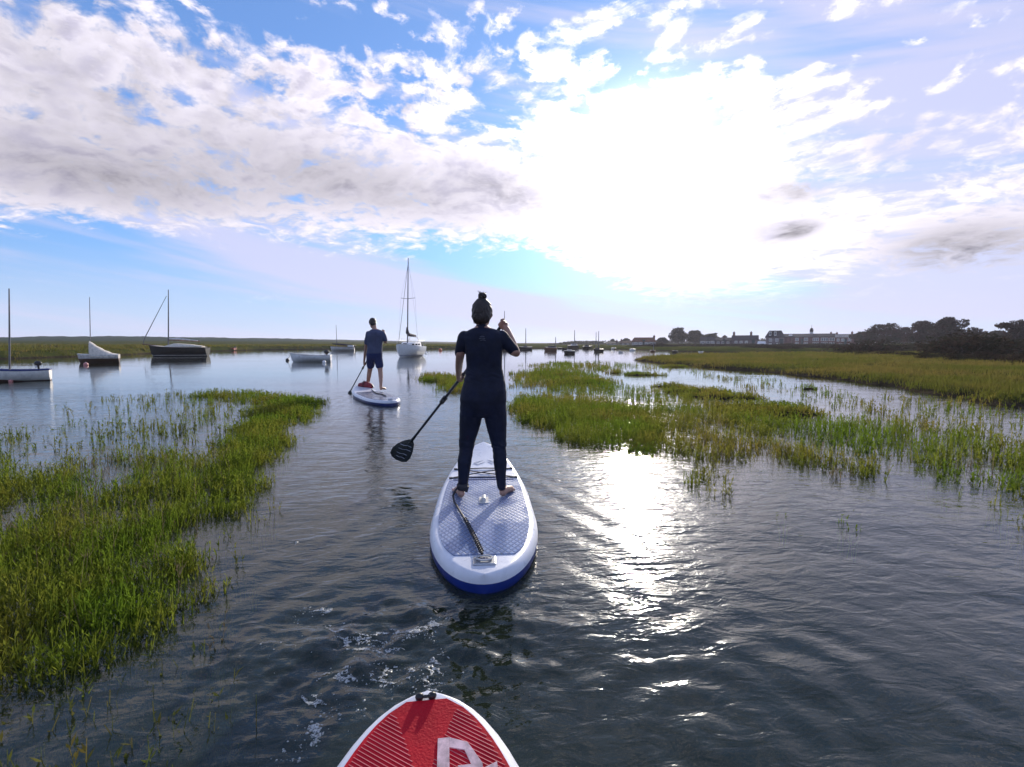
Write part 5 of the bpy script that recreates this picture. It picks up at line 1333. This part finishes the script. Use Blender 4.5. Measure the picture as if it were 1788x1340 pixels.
# left bed: thick near part, thinner tail curving away up to the paddler ahead
patch('reed_bed', [
    ([(-260, 925), (0, 905), (90, 925), (180, 905), (260, 895), (340, 905), (395, 925), (405, 975), (395, 1020), (350, 1065), (280, 1110), (200, 1135), (90, 1155), (-60, 1180), (-300, 1240)], 430, .150, 4, 7, .0036, .34, .46),
    ([(-200, 820), (20, 815), (110, 830), (210, 830), (300, 835), (360, 860), (385, 910), (330, 915), (200, 925), (60, 950), (-120, 960)], 120, .13, 4, 7, .0042, .25, .46),
    ([(-60, 850), (60, 810), (170, 810), (240, 790), (330, 790), (400, 800), (440, 815), (420, 850), (370, 880), (280, 880), (120, 900)], 110, .14, 4, 7, .0046, .25, .47),
    ([(380, 775), (425, 745), (470, 735), (505, 752), (490, 790), (462, 825), (440, 870), (400, 905), (370, 870), (380, 800)], 200, .15, 4, 7, .0050, .18, .39),
    ([(425, 722), (480, 700), (540, 700), (562, 706), (548, 728), (512, 748), (470, 760), (430, 765)], 150, .15, 4, 6, .0065, .25, .36),
    ([(322, 692), (370, 686), (440, 687), (520, 694), (560, 704), (520, 715), (450, 705), (380, 699), (320, 697)], 80, .13, 4, 6, .0080, .3, .40),
    ], 'thick green marsh grass standing in the shallows along the left side', LG, 21)
patch('sparse_reeds', [
    ([(-120, 800), (0, 760), (60, 770), (100, 800), (60, 840), (-100, 860)], 26, .14, 4, 7, .006, .4, .45),
    ([(180, 700), (240, 690), (330, 688), (420, 700), (430, 760), (390, 790), (330, 790), (270, 780), (200, 760), (300, 720)], 13, .15, 3, 8, .007, .5, .44),
    ([(10, 780), (120, 735), (260, 740), (380, 765), (360, 800), (200, 820), (60, 820)], 15, .15, 3, 8, .006, .5, .46),
    ([(60, 715), (150, 705), (250, 722), (250, 745), (100, 742)], 3.5, .16, 3, 8, .008, .5, .5),
    ([(0, 760), (58, 757), (62, 778), (0, 785)], 40, .16, 4, 7, .006, .2, .3)],
    'scattered single stems standing in open water off the left grass bed', LR, 22)
patch('dry_reeds', [
    ([(-260, 925), (180, 905), (395, 925), (400, 975), (300, 1090), (90, 1150), (-300, 1240)], 26, .19, 3, 3, .0030, .3, .40),
    ([(40, 800), (300, 790), (440, 800), (400, 880), (100, 920)], 22, .18, 3, 3, .0036, .3, .40),
    ([(1100, 720), (1400, 740), (1600, 800), (1800, 800), (1800, 860), (1500, 830), (1200, 800)], 5, .20, 3, 3, .0050, .3, .40)], 'bleached dead stems mixed through the marsh grass beds', LD, 27)
# right beds
patch('reed_bed', [
    ([(890, 700), (930, 694), (1000, 698), (1060, 706), (1110, 716), (1150, 745), (1140, 790), (1090, 778), (1030, 785), (975, 775), (925, 752), (893, 725)], 150, .16, 4, 6, .0065, .25, .34),
    ([(1090, 715), (1180, 712), (1260, 712), (1330, 720), (1390, 735), (1350, 775), (1300, 805), (1250, 815), (1225, 850), (1180, 800), (1120, 790), (1080, 760)], 85, .15, 4, 7, .0065, .3, .46),
    ([(1200, 830), (1225, 800), (1260, 800), (1275, 830), (1250, 868), (1215, 860)], 30, .22, 3, 9, .005, .3, .40),
    ], 'dense green grass bed in the water right of the woman, nearest the sun glitter', LR, 23)
patch('reed_bed', [
    ([(1330, 770), (1400, 780), (1470, 800), (1560, 822), (1600, 850), (1560, 862), (1480, 840), (1400, 820), (1320, 800)], 130, .15, 4, 6, .0060, .2, .38),
    ([(1350, 740), (1450, 735), (1600, 745), (1700, 760), (1800, 775), (1900, 800), (1900, 880), (1790, 850), (1650, 830), (1500, 800), (1380, 785)], 48, .20, 3, 8, .0065, .4, .42),
    ([(1690, 790), (1760, 800), (1850, 820), (1850, 905), (1760, 880), (1720, 850)], 30, .18, 3, 8, .0055, .4, .44)],
    'sparser browner grass bed standing in the water at the right, near the edge', LR, 24)
patch('reed_bed', [
    ([(732, 656), (780, 656), (815, 664), (860, 672), (880, 686), (830, 693), (790, 686), (758, 671), (735, 664)], 60, .19, 4, 6, .010, .4, .20),
    ([(890, 652), (960, 646), (1040, 655), (1090, 668), (1060, 684), (990, 680), (890, 676)], 26, .16, 4, 6, .010, .5, .44),
    ([(930, 638), (990, 632), (1060, 640), (1090, 650), (1000, 652), (920, 648)], 14, .16, 4, 5, .012, .8, .48)],
    'low green grass bed across the channel behind the woman', LR, 25)
patch('sparse_reeds', [
    ([(890, 640), (1000, 636), (1200, 650), (1330, 680), (1480, 720), (1700, 745), (1900, 770), (1800, 700), (1500, 690), (1350, 665), (1150, 640), (1050, 632)], 6.5, .18, 3, 7, .010, .8, .40),
    ([(900, 690), (1050, 672), (1200, 690), (1300, 715), (1200, 720), (1000, 700)], 22, .16, 3, 7, .009, .5, .42),
    ([(1500, 720), (1650, 700), (1800, 720), (1900, 800), (1700, 770)], 5, .16, 3, 7, .008, .8, .48)],
    'thin scattered stems over the shallow water before the right hand marsh', LR, 26)
# turf over the marsh and its hummocks
r = np.random.default_rng(31); VV = []; FF = []; base = 0
def bands(poly, specs, off=0.0):
    global base
    for y0, y1, dens, h, wd, st in specs:
        p = np.array([(q[0], q[1]) for q in poly]); xl = max(p[:, 0].min(), -1.3*y1); xh = min(p[:, 0].max(), 1.25*y1)
        n = int((xh-xl)*(y1-y0)*dens); x = xl+(xh-xl)*r.random(n); y = y0+(y1-y0)*r.random(n)
        z = land(x, y); q = fbm(x*.5+30, y*.5+30, 4); k = (z > .02+.06*r.random(n)) & (np.abs(x) < 1.2*y+3) & (polyd(poly, x, y) > -3.0) & (q > .30)
        x, y, z, q = x[k], y[k], z[k], q[k]
        v, f = plants(x, y, z-.03, h*(.5+q)*(.7+.6*r.random(len(x))), r, st, 0, wd, .12, .6, .05, 1)
        VV.append(v); FF.append(f+base); base += len(v)
bands(MARSH, [(8, 14, 90, .14, .010, 4), (14, 24, 60, .15, .014, 4), (24, 40, 28, .17, .020, 4), (40, 75, 9, .22, .035, 4)])
tag(np_obj('marsh_turf', np.vstack(VV), np.vstack(FF), LT), 'olive green turf covering the flat salt marsh on the right', 'marsh grass', kind='stuff')
VV = []; FF = []; base = 0
for k, (px, py, rr) in enumerate(HUMMOCKS):
    c = G(px, py); n = int(260*rr*rr); th = r.random(n)*2*PI; ra = np.sqrt(r.random(n))*rr*1.0
    x = c.x+np.cos(th)*ra*1.5; y = c.y+np.sin(th)*ra; z = land(x, y); kk2 = z > -.05; x, y, z = x[kk2], y[kk2], z[kk2]
    v, f = plants(x, y, z-.03, .13*(.6+.8*r.random(len(x))), r, 4, 3, .011, .06, .5, .05, 1); VV.append(v); FF.append(f+base); base += len(v)
tag(np_obj('hummock_turf', np.vstack(VV), np.vstack(FF), LR), 'brownish green turf on the low mud hummocks in the right hand shallows', 'marsh grass', kind='stuff')
VV = []; FF = []; base = 0
bands(LEFTBANK, [(26, 60, 5, .22, .04, 4), (60, 130, 1.6, .3, .09, 4)])
tag(np_obj('bank_turf', np.vstack(VV), np.vstack(FF), LT), 'green turf along the far bank on the left', 'marsh grass', kind='stuff')
# weed under the surface at the lower left
r = np.random.default_rng(41)
x, y, q, d = scatter(GP([(-400, 1080), (60, 1120), (250, 1060), (400, 1010), (430, 1150), (380, 1260), (420, 1420), (-500, 1450)]), 190, r, .2, 1, .38, 1.6, 9)
zz = np.full(len(x), -.50); hh = .41+.20*q; v, f = plants(x, y, zz, hh, r, 4, 7, .005, .05, .35, .06)
tag(np_obj('drowned_weed', v, f, LU), 'brownish weed seen under the dark water at the lower left', 'water weed', kind='stuff')
# single plants one can pick out
def plant_mesh(seed, h, st, lv, wd=.0045, tuft=True):
    r = np.random.default_rng(seed); v, f = plants(np.zeros(1), np.zeros(1), np.full(1, -.25), np.full(1, h+.25), r, st, lv, wd, .022, .22, .05)
    return v, f
SP = [(385, 905, .09, 3, 'short stem standing alone just off the thick left grass, first of three'), (404, 935, .10, 3, 'dark stem standing alone beside the thick left grass'),
      (437, 912, .08, 6, 'low leafy tuft in open water right of the thick left grass'), (462, 905, .10, 6, 'bushy tuft farthest right of those beside the thick left grass'),
      (476, 893, .13, 3, 'upright stem behind the bushy tuft right of the left grass'), (411, 985, .12, 3, 'thin upright stem at the front corner of the thick left grass'),
      (437, 1000, .05, 2, 'tiny stem tip poking out of rippled water off the left grass'), (497, 795, .13, 5, 'leafy plant beside the narrow neck of the left grass'),
      (486, 800, .10, 4, 'small plant close to the narrow neck of the left grass'), (1365, 902, .06, 3, 'small dark stem alone in the open water on the right'),
      (1472, 912, .07, 5, 'pair of short tufts in open water, left of the forked one'), (1492, 925, .10, 5, 'forked tuft leaning in open water on the right'),
      (1735, 880, .16, 7, 'tall leafy plant in the shallows near the right edge'), (1766, 905, .14, 6, 'leafy plant below the tall one near the right edge'),
      (1680, 868, .08, 3, 'small stem left of the tall leafy plant near the right edge'), (1655, 850, .09, 3, 'short stem in front of the sparser right hand bed'),
      (1620, 830, .06, 3, 'stubby stem touching the tip of the sparser right hand bed'), (300, 1090, .10, 7, 'pale green plant tip rising from dark water at the lower left'),
      (376, 1120, .10, 3, 'dry pale stem sticking up beside the swirling water on the left'), (395, 755, .16, 4, 'dark plant standing in the blue water behind the left bed'),
      (1785, 935, .10, 5, 'lowest leafy tuft at the very right edge')]
for i, (px, py, h, st, lab) in enumerate(SP):
    v, f = plant_mesh(100+i, h*1.25, st, 8); c = G(px, py)
    o = np_obj('marsh_plant', v, f, LD if 'dry' in lab else (LG if px < 500 else LR)); o.location = (c.x, c.y, 0); tag(o, lab, 'plant')

# ------------------------------------------------------------------ foam and floating bits
fm_ = bpy.data.materials.new('foam'); fm_.use_nodes = True; b = fm_.node_tree.nodes['Principled BSDF']
b.inputs['Base Color'].default_value = (.66, .68, .66, 1); b.inputs['Roughness'].default_value = .3; b.inputs['Transmission Weight'].default_value = .2
nt = fm_.node_tree; o = V(nt, nt.nodes.new('ShaderNodeNewGeometry').outputs['Position']); nt.links.new(noise(o, 120, 4, .7).step(.38, .62, .12, .85).s, b.inputs['Alpha'])
r = np.random.default_rng(51); q = MB()
def bub(x, y, s):
    z = float(waves(np.array([x]), np.array([y]))[0]); n = 7; vs = [(x, y, z+s*.55)]
    for rr_, zz_ in ((.6, .42), (1.0, .0)):
        for k in range(n):
            a = 2*PI*k/n; j = rr_*s*(.8+.4*r.random()); vs.append((x+j*math.cos(a), y+j*math.sin(a), z+zz_*s-.001))
    fs = [(0, 1+k, 1+(k+1) % n) for k in range(n)]+[(1+k, 1+n+k, 1+n+(k+1) % n, 1+(k+1) % n) for k in range(n)]
    q.add(vs, fs)
def trail(pts, n, w, s0, s1):
    P_ = [G(a, b) for a, b in pts]
    for i in range(n):
        t = r.random()*(len(P_)-1); k = int(t); p = P_[k].lerp(P_[k+1], t-k); bub(p.x+r.normal(0, w), p.y+r.normal(0, w*.8), s0+(s1-s0)*r.random()**3)
trail([(625, 1115), (660, 1125), (700, 1110), (740, 1098), (780, 1080)], 160, .016, .0015, .007)
trail([(700, 1118), (735, 1108), (760, 1120)], 70, .02, .0015, .006)
trail([(560, 1065), (568, 1070), (575, 1066)], 60, .010, .003, .012)
trail([(515, 1085), (530, 1060), (545, 1075)], 30, .014, .002, .007)
trail([(545, 1270), (552, 1285), (548, 1300)], 60, .012, .003, .011)
trail([(500, 1290), (530, 1295), (560, 1260), (600, 1230), (640, 1250)], 60, .035, .002, .008)
trail([(600, 1210), (680, 1190), (740, 1190), (780, 1170)], 110, .05, .0015, .006)
trail([(490, 1320), (520, 1325)], 14, .02, .003, .009)
trail([(515, 946), (518, 950)], 4, .006, .004, .012)
trail([(480, 1120), (560, 1150), (640, 1160), (700, 1170)], 70, .08, .0015, .005)
tag(q.build('bubbles', fm_, None, True), 'small bubbles on the swirl between the red board and the near board', 'bubbles', kind='stuff')
# connected froth: threads of thin foam lying on the churned water
def froth(cx, cy, wx, wy, ang, thr, seed, st=.0035):
    c = G(cx, cy); nx_, ny_ = int(2*wx/st), int(2*wy/st)
    u, v_ = np.meshgrid(np.linspace(-wx, wx, nx_), np.linspace(-wy, wy, ny_)); ca, sa = math.cos(R(ang)), math.sin(R(ang))
    X = c.x+u*ca-v_*sa; Y = c.y+u*sa+v_*ca
    wv_ = fbm(X*3+seed, Y*3+seed, 3)*1.2
    rid = 1-np.abs(fbm(X*12+wv_*4+seed, Y*20-wv_*5+seed, 4)-.5)*2*2.6
    fine = fbm(X*60+seed, Y*60, 3)
    m_ = (rid+.35*(fine-.5)) - thr - .9*((u/wx)**2+(v_/wy)**2)
    Z = waves(X, Y)+.0015+.003*np.clip(m_*6, 0, 1)*(.4+fine)
    ok = m_ > 0; cell = ok[:-1, :-1] & ok[1:, :-1] & ok[:-1, 1:] & ok[1:, 1:]
    idx = np.arange(nx_*ny_).reshape(ny_, nx_); f = np.stack([idx[:-1, :-1][cell], idx[:-1, 1:][cell], idx[1:, 1:][cell], idx[1:, :-1][cell]], 1)
    use, inv2 = np.unique(f, return_inverse=True); return np.stack([X.ravel(), Y.ravel(), Z.ravel()], 1)[use], inv2.reshape(-1, 4)
VV = []; FF = []; base = 0
for a in ((690, 1108, .36, .09, 12, .50, 3), (735, 1100, .24, .06, 22, .42, 9), (640, 1125, .30, .10, -8, .60, 14), (600, 1100, .3, .14, 4, .74, 15), (760, 1185, .10, .22, 10, .66, 16), (680, 1180, .3, .16, 0, .76, 17), (560, 1068, .07, .03, 20, .25, 21), (590, 1180, .34, .16, 5, .80, 33),
          (548, 1275, .045, .05, 80, .30, 41), (540, 1220, .28, .13, 10, .82, 52), (760, 1150, .12, .16, 0, .72, 61), (520, 1310, .10, .05, 0, .70, 71)):
    v, f = froth(*a); VV.append(v); FF.append(f+base); base += len(v)
tag(np_obj('foam', np.vstack(VV), np.vstack(FF), fm_, smooth=True), 'threads of white froth in the swirl left by the last paddle stroke', 'foam', kind='stuff')

# ------------------------------------------------------------------ the air
hm_ = bpy.data.materials.new('haze'); hm_.use_nodes = True; nt = hm_.node_tree; nt.nodes.clear()
pv = nt.nodes.new('ShaderNodeVolumePrincipled'); pv.inputs['Color'].default_value = (.86, .86, 1.0, 1); pv.inputs['Density'].default_value = .0003; pv.inputs['Anisotropy'].default_value = .35
mo = nt.nodes.new('ShaderNodeOutputMaterial'); nt.links.new(pv.outputs[0], mo.inputs['Volume'])
q = MB(); q.box((0, 400, 6.0), (1500, 1300, 17.0)); tag(q.build('haze', hm_), 'thin pale haze over the creek', 'haze', kind='stuff')
